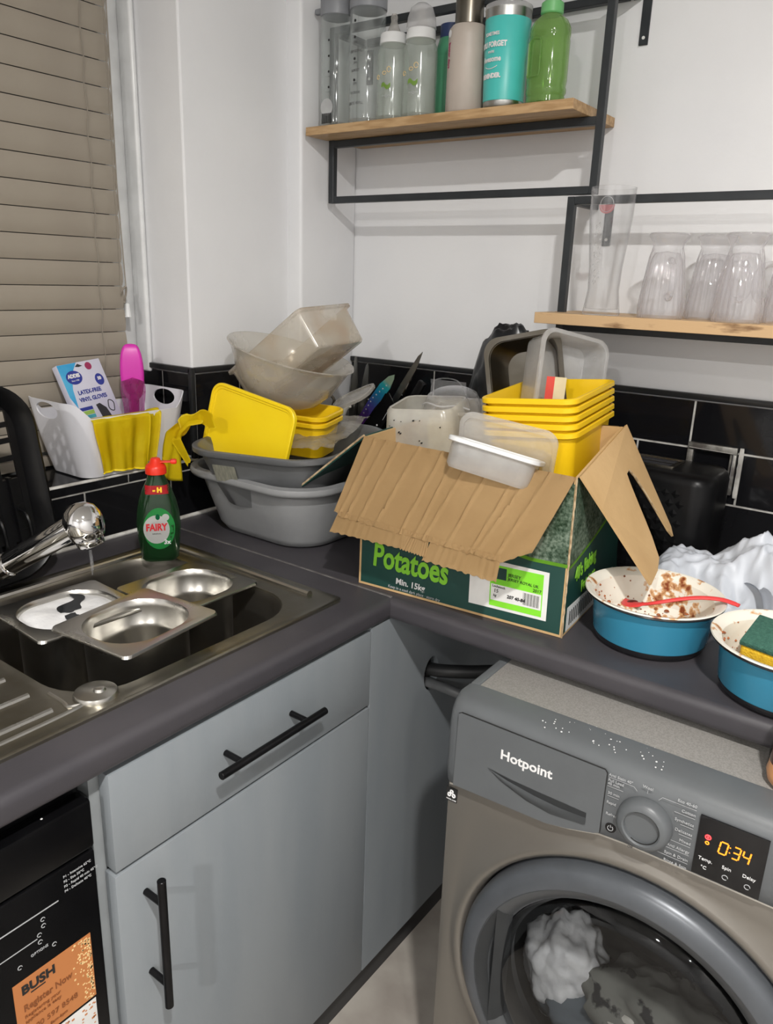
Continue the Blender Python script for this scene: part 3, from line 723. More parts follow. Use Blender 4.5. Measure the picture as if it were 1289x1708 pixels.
# trim line between fascia and body
bm = B(); tube(bm, [(x, .0015, fasc(x)-.0008) for x in xs[1:-1]], .0013, 6); link('fascia_trim', bm, 'paletrim', WM)
# detergent drawer
dw = [(.018, .716), (.10, .7185), (.165, .7205), (.195, .727), (.232, .738), (.239, .742), (.239, .833), (.236, .8365), (.024, .8385), (.020, .836)]
def yf(z): return -.0105 if z < .80 else -.0105+.0*(z-.8)
dr = link('detergent_drawer', (lambda b: (prism(b, [(x, -.0098, z) for x, z in dw], (0, -.0020, 0)), b)[1])(B()), 'washpanel', WM)
bm = B(); pts = dw+[dw[0]]
tube(bm, [(x, -.0098, z) for x, z in pts], .0011, 5); link('drawer_seam', bm, 'inkblack', dr)
top = [(.072, .7690), (.110, .7655), (.150, .7645), (.190, .7640), (.2195, .7635)]
bot = [(.072, .7690), (.095, .7560), (.135, .7430), (.170, .7385), (.2195, .7445)]
def pl(P, u):
    k = u*(len(P)-1); i = min(int(k), len(P)-2); f = k-i; return (P[i][0]+(P[i+1][0]-P[i][0])*f, P[i][1]+(P[i+1][1]-P[i][1])*f)
bm = B(); grid(bm, 24, 6, lambda u, v: (pl(top, u)[0]*(1-v)+pl(bot, u)[0]*v, -.0122, pl(top, u)[1]*(1-v)+pl(bot, u)[1]*v), .0003)
link('grip_recess', bm, 'washdark', dr)
bm = B(); grid(bm, 24, 6, lambda u, v: (pl(top, u)[0]*(.62-.62*v)+pl(bot, u)[0]*(.38+.62*v), -.0126-.0030*math.sin(PI*v)*math.sin(PI*min(1, u*1.1)), pl(top, u)[1]*(.62-.62*v)+pl(bot, u)[1]*(.38+.62*v)), .0003)
link('grip_lip', bm, 'washpanel', dr)
text('lettering', 'Hotpoint', .0205, dr, 'inkwhite', (.1285, -.0120, .7985), (1, 0, 0), (0, 0, 1), bold=.00045, squash=1.02)
# programme knob
bm = B(); lathe(bm, [(.0385, 0), (.0385, .004), (.037, .012), (.032, .017), (.0265, .018), (.0245, .0165), (.0240, .0120), (.0001, .0112)], 56)
xf(bm, Matrix.Diagonal((.90, .90, 1, 1))); kn = link('programme_knob', bm, 'washpanel', WM, True, 40); kn.location = (.2935, -.009, .784); kn.rotation_euler = (PI/2, 0, 0)
bm = B(); tube(bm, [(.0219*math.cos(a), .0219*math.sin(a), .0150) for a in [math.radians(-120+10*k) for k in range(25)]], .0009, 6)
link('knob_groove', bm, 'inkblack', kn)
def wt(s, size, x, z, align='LEFT', m='inkpale', y=-.0105, **k): return text('lettering', s, size, WM, m, (x, y, z), (1, 0, 0), (0, 0, 1), align=align, **k)
for s, x, z in (('Anti Stain 40°', .2415, .8325), ('Full Load', .2415, .8245), ('45 min', .2415, .8195), ('30 min', .2430, .8060), ('Rapid', .2430, .7920), ('Refresh', .2440, .7750)): wt(s, .0056, x, z)
wt('Wool', .0056, .2915, .8345, 'CENTER'); wt('Off', .0050, .2800, .7400, 'CENTER', 'inkgrey')
for s, z in (('Eco 40-60', .8340), ('Cotton', .8215), ('Synthetics', .8070), ('Delicates', .7930), ('Mixed', .7800), ('Anti Allergy', .7675), ('Spin & Drain', .7555), ('Rinse & Spin', .7440)):
    wt(s, .0056, .3505, z, 'RIGHT')
bm = B()
def ln(x0, z0, x1, z1): tube(bm, [(x0, -.0104, z0), (x1, -.0104, z1)], .00028, 4)
ln(.2415, .8285, .2745, .8285); ln(.2745, .8285, .2790, .8240); ln(.2415, .8155, .262, .8155); ln(.243, .8015, .258, .8015); ln(.2915, .8305, .2915, .8265)
ln(.310, .8290, .3505, .8290); ln(.310, .8290, .3060, .8235); ln(.326, .8165, .3505, .8165); ln(.335, .8020, .3505, .8020); ln(.335, .7880, .3505, .7880)
ln(.325, .7752, .3505, .7752); ln(.318, .7630, .3505, .7630); ln(.310, .7510, .3505, .7510); ln(.310, .7510, .3060, .7570); 
link('programme_lines', bm, 'inkpale', WM)
bm = B(); lathe(bm, [(.0001, .0012), (.0068, .0010), (.0072, 0)], 28); pb = link('power_button', bm, 'display', WM); pb.location = (.2525, -.0098, .7555); pb.rotation_euler = (PI/2, 0, 0)
bm = B(); tube(bm, [(.0035*math.cos(a), .0035*math.sin(a), .0014) for a in [math.radians(120+15*k) for k in range(21)]], .0005, 5); tube(bm, [(0, .001, .0014), (0, .0045, .0014)], .0005, 5)
link('power_symbol', bm, 'inkpale', pb)
dp = link('display', bx(.3560, .4330, -.0112, -.009, .7440, .8270, .0003), 'display', WM)
# seven-segment digits 0:34
bm = B()
def seg7(bm, x, z, on, w=.0085, h=.0165, t=.0018, sl=.10):
    S = {'a': ((0, h), (w, h)), 'b': ((w, h), (w, h/2)), 'c': ((w, h/2), (w, 0)), 'd': ((0, 0), (w, 0)), 'e': ((0, h/2), (0, 0)), 'f': ((0, h), (0, h/2)), 'g': ((0, h/2), (w, h/2))}
    for q in on:
        (x0, z0), (x1, z1) = S[q]; g = .0006
        if x0 == x1: z0, z1 = max(z0, z1)-g, min(z0, z1)+g; P = [(x0-t/2, z0), (x0+t/2, z0), (x0+t/2, z1), (x0-t/2, z1)]
        else: P = [(x0+g, z0-t/2), (x1-g, z0-t/2), (x1-g, z0+t/2), (x0+g, z0+t/2)]
        prism(bm, [(x+a+sl*b, -.0113, z+b) for a, b in P], (0, -.0002, 0))
seg7(bm, .3815, .7855, 'abcdef'); seg7(bm, .3965, .7855, 'abcdg', .0075); seg7(bm, .4075, .7855, 'bcfg', .0075)
for z in (.7905, .7975): box(bm, .3930, .3945, -.0115, -.0113, z, z+.0015)
link('time_digits', bm, 'amber', dp)
bm = B(); tube(bm, [(.3682+.0030*math.cos(a), -.0114, .8005+.0030*math.sin(a)) for a in [2*PI*k/14 for k in range(15)]], .0009, 5); box(bm, .3672, .3692, -.0116, -.0113, .7990, .8020)
link('lock_light', bm, 'redled', dp)
bm = B(); tube(bm, [(.3682+.0019*math.cos(a), -.0114, .7925+.0019*math.sin(a)) for a in [2*PI*k/14 for k in range(15)]], .0008, 5)
link('phase_light', bm, 'amber', dp)
for s, x, z in (('Temp.', .3695, .7685), ('°C', .3690, .7570), ('Spin', .3940, .7685), ('Delay', .4190, .7685)): wt(s, .0064, x, z, 'CENTER', 'inkwhite', -.0115)
bm = B()
for x in (.394, .419): tube(bm, [(x+.0032*math.cos(a), -.0116, .7555+.0032*math.sin(a)) for a in [2*PI*k/14 for k in range(13)]], .0005, 5)
link('display_symbols', bm, 'inkpale', dp)
link('start_button', bx(.4440, .456, -.0114, -.009, .7760, .7905, .002), 'display', WM)
wt('Start', .0060, .4450, .7960)
# woolmark-like care sticker
sk = link('care_sticker', bx(.001, .0195, .0008, .0022, .6755, .6985), 'inkblack', WM)
bm = B()
for (x, z) in ((.0103, .6935), (.0065, .6875), (.0141, .6875)):
    tube(bm, [(x+.0022*math.cos(a), .0005, z-.001+.0026*math.sin(a)) for a in [2*PI*k/12 for k in range(13)]], .0013, 6)
link('sticker_symbol', bm, 'inkwhite', sk)
text('lettering', 'WOOL CARE', .0028, sk, 'inkwhite', (.0103, .0004, .6785), (1, 0, 0), (0, 0, 1))
# door
def ylathe(prof, n=80):
    bm = B(); loft(bm, [[(r*math.cos(2*PI*k/n), y, r*math.sin(2*PI*k/n)) for k in range(n)] for r, y in prof], False, False); return bm
door = bpy.data.objects.new('door', None)
dring = link('door', ylathe([(DR-.006, .02), (DR-.005, -.004), (DR-.008, -.013), (DR-.014, -.019), (.226, -.0235), (.2165, -.0240)]), 'washring', WM, True, 30); dring.location = (cx_, 0, cz_)
inn = link('inner_ring', ylathe([(.2165, -.0238), (.2160, -.0225), (.2145, -.0228), (.206, -.0195), (.197, -.0125), (.191, -.002), (.188, .012)]), 'washdark', dring, True, 30)
bm = B()
loft(bm, [[(r*math.cos(math.radians(150+60*k/24)), y, r*math.sin(math.radians(150+60*k/24))) for k in range(25)] for r, y in ((.2148, -.0232), (.203, -.0185), (.193, -.008))], False, False)
bmesh.ops.solidify(bm, geom=bm.faces[:], thickness=.001)
link('door_grip', bm, 'washdark', dring)
gl = link('porthole_glass', ylathe([(.1895, -.006), (.186, -.012), (.165, -.020), (.12, -.026), (.06, -.029), (.0005, -.030)]), 'doorglass', dring, True, 60)
bm = ylathe([(.1885, .004), (.182, .012), (.176, .022), (.180, .040), (.196, .05)]); link('door_seal', bm, 'rubber', WM).location = (cx_, 0, cz_)
bm = ylathe([(.196, .05), (.235, .06), (.240, .10), (.240, .38), (.10, .40), (.0005, .40)]); link('drum', bm, 'drum', WM).location = (cx_, 0, cz_)
# laundry inside (things in the drum)
def blob(name, m, c, r, sc=(1, 1, 1), amp=.25, fr=2.2, seed=0, sub=4):
    bm = B(); bmesh.ops.create_icosphere(bm, subdivisions=sub, radius=1)
    for v in bm.verts:
        q = v.co.normalized(); v.co = q*(1+amp*.8*fbm(q*fr+Vector((seed, seed*.7, 0)))+.12*amp*noise.noise(q*fr*6))
        v.co = Vector((v.co.x*r*sc[0], v.co.y*r*sc[1], v.co.z*r*sc[2]))
    o = link(name, bm, m, None, True, 180); o.location = c; return o
tag(blob('suds', 'foam', (.985, -.590, .335), .088, (.80, .7, 1.1), .22, 2.2, 3, 5), 'white suds inside the washing machine against the left of the porthole', 'foam', kind='stuff')
tag(blob('patterned_cloth', 'cloth', (1.13, -.590, .325), .09, (1.25, .8, .8), .5, 2.0, 8), 'grey cloth with dark squares tumbling inside the washing machine drum', 'laundry')
tag(blob('wet_cloth', 'cloth2', (1.04, -.615, .29), .07, (1.1, .8, .8), .5, 2.0, 5), 'blue-grey wet cloth low in the washing machine drum', 'laundry')
tag(blob('yellow_cloth', 'yellowcloth', (1.195, -.500, .565), .028, (1.2, .8, .8), .5, 2.0, 2), 'small yellow cloth high up at the back of the drum', 'laundry')
tag(blob('pale_cloth', 'creamplastic', (1.115, -.645, .325), .035, (1.4, .6, .8), .5, 2.0, 12), 'pale crumpled cloth at the bottom of the porthole', 'laundry')

# hoses
bm = B(); tube(bm, smoothpath([(.52, -.45, .69), (.605, -.455, .698), (.67, -.43, .705), (.74, -.36, .70), (.80, -.22, .64)], 8), .013, 14)
tag(link('drain_hose', bm, 'rubber'), 'thick black hose leaving the hole in the grey panel', 'hose')
bm = B(); tube(bm, smoothpath([(.52, -.47, .668), (.605, -.462, .672), (.67, -.455, .668), (.74, -.41, .63), (.79, -.24, .55)], 8), .010, 14)
tag(link('inlet_hose', bm, 'hosegrey'), 'thinner grey hose just below the black one', 'hose')

# sauce bottle at right edge
t = thing('sauce_bottle', 'brown bottle with a peach base standing on the washing machine', 'bottle', (1.262, -.655, .8515))
bm = B(); lathe(bm, [(.0001, 0), (.028, 0), (.0335, .006), (.036, .016), (.0345, .024), (.034, .030)], 36); link('base_cup', bm, 'peach', t)
bm = B(); lathe(bm, [(.034, .030), (.0335, .07), (.031, .095), (.028, .10), (.0001, .105)], 36); link('bottle_body', bm, 'brownbottle', t)
# ================================================================== BLIND
t = thing('venetian_blind', 'taupe slatted blind drawn down over the window', 'blind', (-.165, 0, 0))
BY_0, BY_1 = -1.70, -.562
zz = 1.810
k = 0
pitch = .0476
sb = B()
P = [(-.0015, .0228), (.0012, .016), (.0032, .0), (.0022, -.014), (-.0010, -.0228), (.0, -.0230), (.0032, -.014), (.0043, .0), (.0022, .016), (-.0005, .0230)]
a = [sb.verts.new((x, BY_0, z)) for x, z in P]; b = [sb.verts.new((x, BY_1, z)) for x, z in P]
for i in range(len(P)): sb.faces.new([a[i], a[(i+1) % len(P)], b[(i+1) % len(P)], b[i]])
sb.faces.new(a[::-1]); sb.faces.new(b)
slat = link('slat', sb, 'slat', t, True, 50)
z = 1.086; first = True
while z < 2.1:
    o = slat if first else slat.copy()
    if not first: C.objects.link(o); o.parent = t
    o.location = (0, 0, z+.0); first = False; z += pitch
link('bottom_rail', bx(-.006, .010, BY_0, BY_1, 1.034, 1.056, .003), 'slat', t)
link('head_rail', bx(-.02, .02, BY_0, BY_1, 2.105, 2.145, .003), 'slat', t)
for y in (-.6215, -1.12, -1.62):
    bm = B(); pts = []
    zz_ = 1.05
    while zz_ < 2.11: pts.append((.0062, y+.0016*math.sin(zz_*2*PI/pitch/2+.5), zz_)); zz_ += pitch/6
    tube(bm, pts, .0011, 6); link('ladder_cord', bm, 'cord', t)
bm = B(); tube(bm, [(.012, -.572, 2.11), (.013, -.574, 1.7), (.014, -.576, 1.38)], .0013, 6); link('pull_cord', bm, 'cord', t)
bm = B(); tube(bm, [(.014, -.566, 2.11), (.015, -.570, 1.6), (.018, -.566, 1.39)], .0013, 6); link('pull_cord', bm, 'cord', t)
bm = B(); tube(bm, smoothpath([(.014, -.576, 1.385), (.020, -.568, 1.395), (.012, -.563, 1.380), (.020, -.573, 1.368), (.014, -.566, 1.376), (.016, -.571, 1.36)], 5), .0022, 7); link('cord_knot', bm, 'cord', t)
bm = B(); lathe(bm, [(.0001, 1.362), (.0045, 1.360), (.0065, 1.335), (.0075, 1.332), (.0001, 1.331)], 16, cx=.020, cy=-.566); link('cord_weight', bm, 'upvc', t)

# ================================================================== WALL SHELVES
def frame_bar(bm, p, q, s=.0145):
    p, q = Vector(p), Vector(q); h = s/2
    x0, x1 = sorted((p.x, q.x)); y0, y1 = sorted((p.y, q.y)); z0, z1 = sorted((p.z, q.z))
    box(bm, x0-h, x1+h, y0-h, y1+h, z0-h, z1+h, .0008, 1)
FY = -.120
t = thing('wall_shelf', 'upper black-framed shelf with a pale board carrying the bottles', 'shelf', (0, 0, 0))
def fbar(nm, p, q, par):
    bm = B(); frame_bar(bm, p, q); link(nm, bm, 'blackmetal', par)
xL, xR, zB, zM, zT = .049, .697, 1.602, 1.7215, 1.952
fbar('post', (xL, FY, zB), (xL, FY, zT), t); fbar('post', (xR, FY, zB), (xR, FY, zT), t)
h = .0146
fbar('rail', (xL+h, FY, zB), (xR-h, FY, zB), t); fbar('rail', (xL+h, FY, zM), (xR-h, FY, zM), t); fbar('rail', (xL+h, FY, zT), (xR-h, FY, zT), t)
fbar('rail', (xR, FY+h, zT), (xR, -.012, zT), t); fbar('rail', (xL, FY+h, zT), (xL, -.012, zT), t)
fbar('rail', (xL+.02, -.012, zT), (xR-.02, -.012, zT), t)
def tab(par, x, z0, z1):
    bm = B(); box(bm, x-.0085, x+.0085, -.0045, -.0004, z0, z1, .0006, 1); o = link('wall_tab', bm, 'blackmetal', par)
    bm = B(); lathe(bm, [(.0001, .0012), (.0030, .0012), (.0030, 0)], 16); s = link('screw_hole', bm, 'paper', o); s.location = (x, -.0045, z0+.012); s.rotation_euler = (PI/2, 0, 0)
tab(t, .716, 1.868, 1.955); tab(t, .060, 1.868, 1.94)
bm = B()
n0 = xL-.0085; n1 = xL+.0085
prism(bm, [(.037, -.201, 1.7295), (.676, -.201, 1.7295), (.676, -.0015, 1.7295), (.037, -.0015, 1.7295), (.037, FY+.009, 1.7295), (n1, FY+.009, 1.7295), (n1, FY-.009, 1.7295), (.037, FY-.009, 1.7295)], (0, 0, .0175))
bmesh.ops.bevel(bm, geom=bm.edges[:], offset=.0007, segments=1, affect='EDGES')
link('board', bm, 'wood', t)
t = thing('wall_shelf', 'lower black-framed shelf with a knotty board carrying the drinking glasses', 'shelf', (0, 0, 0))
xL, xR, zB, zT = .656, 1.345, 1.3485, 1.5845
fbar('post', (xL, FY, zB), (xL, FY, zT), t); fbar('post', (xR, FY, zB), (xR, FY, zT), t)
fbar('rail', (xL+h, FY, zB), (xR-h, FY, zB), t); fbar('rail', (xL+h, FY, zT), (xR-h, FY, zT), t)
fbar('rail', (xL, FY+h, zT), (xL, -.012, zT), t); fbar('rail', (xR, FY+h, zT), (xR, -.012, zT), t)
tab(t, .686, 1.508, 1.59)
bm = B(); prism(bm, [(.636, -.201, 1.3565), (1.36, -.201, 1.3565), (1.36, -.0015, 1.3565), (.636, -.0015, 1.3565), (.636, FY+.009, 1.3565), (.665, FY+.009, 1.3565), (.665, FY-.009, 1.3565), (.636, FY-.009, 1.3565)], (0, 0, .0205))
bmesh.ops.bevel(bm, geom=bm.edges[:], offset=.0007, segments=1, affect='EDGES')
link('board', bm, 'woodk', t)

# ---- bottles on the upper shelf
SZ = 1.7475
def btext(par, s, size, r, z, m, ang=0, **k):
    """lettering round a bottle of radius r; ang turns it from facing -y"""
    e = bpy.data.objects
    a = math.radians(ang); X = (math.cos(a), math.sin(a), 0)
    return text('lettering', s, size, par, m, (math.sin(a)*(r+.0004), -math.cos(a)*(r+.0004), z), X, (0, 0, 1), wrap=r, ext=.0002, **k)
def tallbottle(label, x, y, r):
    t = thing('water_bottle', label, 'bottle', (x, y, SZ))
    bm = B(); lathe(bm, [(.0001, 0), (r*.93, 0), (r, .004), (r, .214), (r*.90, .221), (r*.86, .221), (r*.955, .212), (r*.955, .008), (.0001, .006)], 44); link('bottle_body', bm, 'bottleclear', t)
    bm = B(); lathe(bm, [(r*.9, .214), (r*1.03, .216), (r*1.04, .219), (r*1.04, .250), (r*1.0, .256), (.0001, .258)], 44); link('lid', bm, 'greycap', t)
    return t
b1 = tallbottle('tall clear bottle with a grey lid, leftmost on the upper shelf', .091, -.162, .0335)
bm = B(); box(bm, -.060, -.030, -.006, .006, .228, .240, .004); link('lid_spout', bm, 'greycap', b1)
bm = B()
for k in range(11): box(bm, -.010+k*.0026, -.010+k*.0026+.0012, -.0350, -.0340, .004, .024)
link('barcode', bm, 'inkblack', b1)
bm = B(); lathe(bm, [(.0001, .0003), (.017, .0003), (.017, 0)], 28); q = link('round_sticker', bm, 'capclear', b1); q.location = (.003, -.0340, .036); q.rotation_euler = (PI/2, 0, 0)
bm = B()
for z in (.075, .105, .135, .165): lathe(bm, [(.0001, .0004), (.0024, .0004), (.0024, 0)], 10, cx=.008, cy=z)
q = link('measure_dots', bm, 'inkblack', b1); q.rotation_euler = (PI/2, 0, 0); q.location = (0, -.0338, 0)
for z in (.072, .102): btext(b1, '— ml', .006, .0335, z-.006, 'inkgrey', 10)
b2 = tallbottle('tall clear bottle with printed drinking times and a grey lid', .178, -.162, .038)
for i, (s, z) in enumerate((('11AM', .172), ('1PM', .150), ('KEEP GOING', .134), ('3PM', .112), ('ALMOST', .098), ('5PM', .073), ('TO DRINK', .056), ('TIME TO REFILL', .036))): btext(b2, s, .0075, .038, z, 'inkgrey', -4, squash=.8)
bm = B()
for z in (.120, .160, .190, .080): lathe(bm, [(.0001, .0004), (.0028, .0004), (.0028, 0)], 10, cx=-.004, cy=z)
q = link('measure_dots', bm, 'inkblack', b2); q.rotation_euler = (PI/2, 0, 0); q.location = (0, -.0382, 0)
def babybottle(label, x, y, r, cap):
    t = thing('baby_bottle', label, 'bottle', (x, y, SZ))
    bm = B(); lathe(bm, [(.0001, 0), (r*.93, 0), (r, .004), (r*.98, .06), (r, .115), (r*.97, .128), (r*.80, .142), (r*.76, .146), (r*.7, .146), (r*.93, .12), (r*.93, .008), (.0001, .006)], 40); link('bottle_body', bm, 'babyclear', t)
    bm = B(); lathe(bm, [(r*.80, .143), (r*.86, .1435), (r*.82, .160), (r*.78, .163), (.0001, .163)], 36); link('collar', bm, 'upvc', t)
    if cap:
        bm = B(); lathe(bm, [(r*.80, .162), (r*.86, .164), (r*.80, .183), (r*.62, .201), (r*.3, .209), (.0001, .210)], 36); link('cap', bm, 'capclear', t)
    bm = B(); lathe(bm, [(r*.6, .163), (r*.42, .168), (.0085, .180), (.0065, .186), (.0075, .194), (.005, .200), (.0001, .202)], 24); link('teat', bm, 'teat', t)
    for s, z, m in (('z', .088, 'labelyellow'), ('(', .078, 'labelyellow')): pass
    bm = B(); 
    for (a, z, w) in ((-25, .080, .004), (22, .092, .005), (5, .086, .003)):
        aa = math.radians(a); tube(bm, [(math.sin(aa+.12*math.cos(q))*(r+.0004), -math.cos(aa+.12*math.cos(q))*(r+.0004), z+w*math.sin(q)) for q in [2*PI*k/14 for k in range(14)]], .0007, 5)
    link('printed_rings', bm, 'orangepale', t)
    bm = B()
    grid(bm, 8, 2, lambda u, v: (math.sin(-.1+.6*u)*(r+.0004), -math.cos(-.1+.6*u)*(r+.0004), .058+.008*v+.003*math.sin(u*7)), .0002)
    link('printed_patch', bm, 'packgreen', t)
    btext(t, '~o~', .012, r, .044, 'inkpale', 15)
    return t
babybottle('hazy baby bottle with a bare teat on the upper shelf', .247, -.163, .0335, False)
babybottle('hazy baby bottle with a frosted domed cap on the upper shelf', .314, -.161, .0355, True)
t = thing('water_bottle', 'opaque green bottle with a navy cap behind the capped baby bottle', 'bottle', (.340, -.085, SZ))
bm = B(); lathe(bm, [(.0001, 0), (.030, 0), (.033, .005), (.033, .135), (.026, .160), (.0001, .162)], 36); link('bottle_body', bm, 'greenopaque', t)
bm = B(); lathe(bm, [(.0245, .158), (.0255, .160), (.025, .185), (.0001, .187)], 30); link('cap', bm, 'navy', t)
t = thing('drinks_flask', 'beige metal flask with small magenta writing on the upper shelf', 'flask', (.4235, -.157, SZ))
bm = B(); lathe(bm, [(.0001, 0), (.036, 0), (.0385, .004), (.0385, .135), (.037, .148), (.032, .154), (.0001, .155)], 44); link('flask_body', bm, 'beige', t)
bm = B(); lathe(bm, [(.026, .154), (.0275, .156), (.0275, .200), (.0001, .203)], 36); link('cap', bm, 'darksteel', t)
for s, z, m, sz in (('Y', .118, 'pinkink', .010),): btext(t, s, sz, .0385, z, m, -32, bold=.0006)
tx = text('lettering', 'better days', .0095, t, 'pinkink', (-.0385*math.sin(math.radians(34)), -.0388*math.cos(math.radians(34)), .100), (0, 0, -1), (math.cos(math.radians(-34)), math.sin(math.radians(-34)), 0), bold=.0003)
bm = B(); lathe(bm, [(.0001, .0003), (.0065, .0003), (.0065, 0)], 24); q = link('round_badge', bm, 'inkwhite', t); q.location = (-.0385*math.sin(math.radians(34)), -.0387*math.cos(math.radians(34)), .138); q.rotation_euler = (PI/2, 0, math.radians(-34))
t = thing('drinks_flask', 'slim grey flask leaning behind the beige flask', 'flask', (.400, -.080, SZ), (0, 1, 0))
bm = B(); lathe(bm, [(.0001, 0), (.033, 0), (.035, .004), (.033, .12), (.028, .150), (.0001, .152)], 36); link('flask_body', bm, 'beige', t)
t = thing('drinks_flask', 'marbled grey flask half hidden behind the teal tumbler', 'flask', (.475, -.072, SZ))
bm = B(); lathe(bm, [(.0001, 0), (.033, 0), (.035, .004), (.035, .185), (.030, .19), (.0001, .192)], 36); link('flask_body', bm, 'steelplain', t)
t = thing('tumbler', 'teal steel tumbler with white lettering on the upper shelf', 'tumbler', (.510, -.158, SZ))
bm = B(); lathe(bm, [(.0001, 0), (.036, 0), (.0375, .002), (.0380, .012)], 48, True, False); link('steel_base', bm, 'steelplain', t)
bm = B(); lathe(bm, [(.0382, .012), (.0388, .0125), (.0430, .150), (.0424, .151)], 48, False, False); link('teal_wrap', bm, 'teal', t)
bm = B(); lathe(bm, [(.0424, .151), (.0433, .164), (.0437, .167), (.0425, .168), (.0415, .160), (.038, .08), (.036, .01), (.0001, .008)], 48, False, True); link('steel_rim', bm, 'steelplain', t)
bm = B(); lathe(bm, [(.0418, .163), (.0440, .167), (.0440, .174), (.040, .176), (.0001, .175)], 48); link('lid', bm, 'capclear', t)
for s, z, sz, b in (('SOMETIMES', .122, .0080, .0002), ('YOU FORGET', .1045, .0125, .0006), ("YOU'RE", .0925, .0055, .0001), ('Awesome', .0805, .0130, .0004), ('REMINDER.', .0525, .0110, .0006)):
    btext(t, s, sz, .0390+(z-.0125)/.1375*.0042+.0006, z, 'inkwhite', -13, bold=b, squash=.82)
bm = B(); tube(bm, [(math.sin(math.radians(-13+a))*.0412, -math.cos(math.radians(-13+a))*.0412, .0650+.000010*a*a) for a in range(-20, 24, 4)], .0007, 5); link('curved_line', bm, 'inkwhite', t)
t = thing('water_bottle', 'translucent green bottle with a grip window, rightmost on the upper shelf', 'bottle', (.600, -.160, SZ), (0, 0, -12))
bm = B(); rloft(bm, [(.058, .050, .022, 0), (.070, .060, .026, .003), (.070, .060, .026, .012), (.066, .057, .024, .014), (.072, .062, .026, .020), (.072, .062, .026, .026), (.069, .060, .025, .030),
                     (.072, .062, .026, .040), (.072, .062, .026, .105), (.070, .060, .025, .109), (.073, .063, .027, .114), (.072, .062, .027, .126), (.060, .052, .024, .138), (.036, .036, .0179, .147), (.034, .034, .0169, .150),
                     (.030, .030, .0149, .150), (.056, .048, .022, .136), (.066, .056, .024, .124), (.066, .056, .024, .006), (.05, .04, .018, .004)], 7); link('bottle_body', bm, 'greenclear', t)
bm = B()
hole = [(-.020, .045), (.004, .045), (.006, .050), (.006, .100), (.003, .105), (-.012, .107), (-.020, .100)]
tube(bm, [(x, -.0315, z) for x, z in hole+[hole[0]]], .0022, 8); link('grip_window', bm, 'greenclear', t)
bm = B(); tube(bm, [(-.022, -.031, .048), (-.022, -.0315, .100)], .0014, 8); link('grip_edge', bm, 'capclear', t)
bm = B(); lathe(bm, [(.0185, .148), (.0205, .150), (.0200, .166), (.0135, .171), (.010, .174), (.009, .190), (.0001, .191)], 32, rib=None); link('cap', bm, 'greencap', t)

# ---- glasses on the lower shelf
GZ = 1.3772
t = thing('pint_glass', 'tall clear pint glass with a worn red crest', 'glass', (.754, -.163, GZ))
bm = B(); prof = [(.0001, .0), (.0335, 0), (.0345, .003), (.0315, .022), (.0285, .045), (.0300, .085), (.0345, .130), (.0385, .175), (.0400, .223)]
inn_ = [(.0388, .2235), (.0370, .175), (.0330, .130), (.0285, .085), (.0268, .045), (.0295, .022), (.0300, .011), (.0001, .0095)]
lathe(bm, prof+inn_, 56); link('glass_body', bm, 'glass', t)
bm = B()
def onr(a, z, rr__): return (math.sin(a)*rr__, -math.cos(a)*rr__, z)
grid(bm, 16, 5, lambda u, v: onr(.12+(u-.5)*.74, .191-.015*v*math.sqrt(max(0, 1-(2*u-1)**2)), .0393), .0002); link('crest', bm, 'redlabel', t)
M['crestfade'] = clear('faded_red_print', (.9, .7, .7), (.75, .35, .37), .55, .3)
[q for q in t.children if q.name.startswith('crest')][0].data.materials[0] = M['crestfade']
bm = B(); tube(bm, [onr(.12+.30*math.cos(q), .192+.013*math.sin(q), .0393) for q in [2*PI*k/24 for k in range(25)]], .0006, 5); link('crest_ring', bm, 'capclear', t)
bm = B()
for k in range(70):
    z = random.uniform(.055, .160); a = random.uniform(-.42, .0); lathe(bm, [(.0001, -.0008), (.0012, 0), (.0001, .0008)], 5, cx=onr(a, z, .0345)[0], cy=0) if False else tube(bm, [onr(a, z, .0318+.00006*(z-.08)*1000*.9+.0006), onr(a+.04, z+.003, .0318+.00006*(z-.08)*1000*.9+.0006)], .0008, 4)
link('etched_marks', bm, 'capclear', t)
def mug(x, y, label, rot):
    t = thing('glass_mug', label, 'glass', (x, y, GZ), (0, 0, rot), 'ribbed glass mugs upturned on the lower shelf')
    bm = B(); rb = lambda a, z: .040*math.cos(a*24) if .004 < z < .112 else 0
    lathe(bm, [(.0385, 0), (.0400, .001), (.0395, .02), (.0355, .06), (.0295, .105), (.0270, .118), (.0260, .123), (.0290, .130), (.0335, .138), (.0345, .142), (.0330, .145), (.0001, .146)], 132, False, True, rib=rb)
    lathe(bm, [(.0370, .001), (.0365, .02), (.0325, .06), (.0268, .100), (.0220, .112), (.0001, .115)], 60, False, True)
    link('glass_body', bm, 'mugglass', t, True, 80)
    bm = B(); tube(bm, smoothpath([(.033, 0, .040), (.050, 0, .036), (.062, 0, .050), (.062, 0, .078), (.050, 0, .096), (.030, 0, .098)], 6), .0055, 10); link('handle', bm, 'mugglass', t)
mug(.864, -.160, 'ribbed glass mug nearest the pint glass', -60)
mug(.930, -.098, 'ribbed glass mug tucked behind, second from the pint glass', 25)
mug(.994, -.158, 'ribbed glass mug at the front, third from the pint glass', 100)
mug(1.062, -.095, 'ribbed glass mug at the right picture edge', 170)

# ================================================================== SILL ITEMS
t = thing('storage_caddy', 'white plastic caddy with two handle holes on the window sill', 'caddy', (-.078, -.672, WZ0+.001), (0, 0, 0))
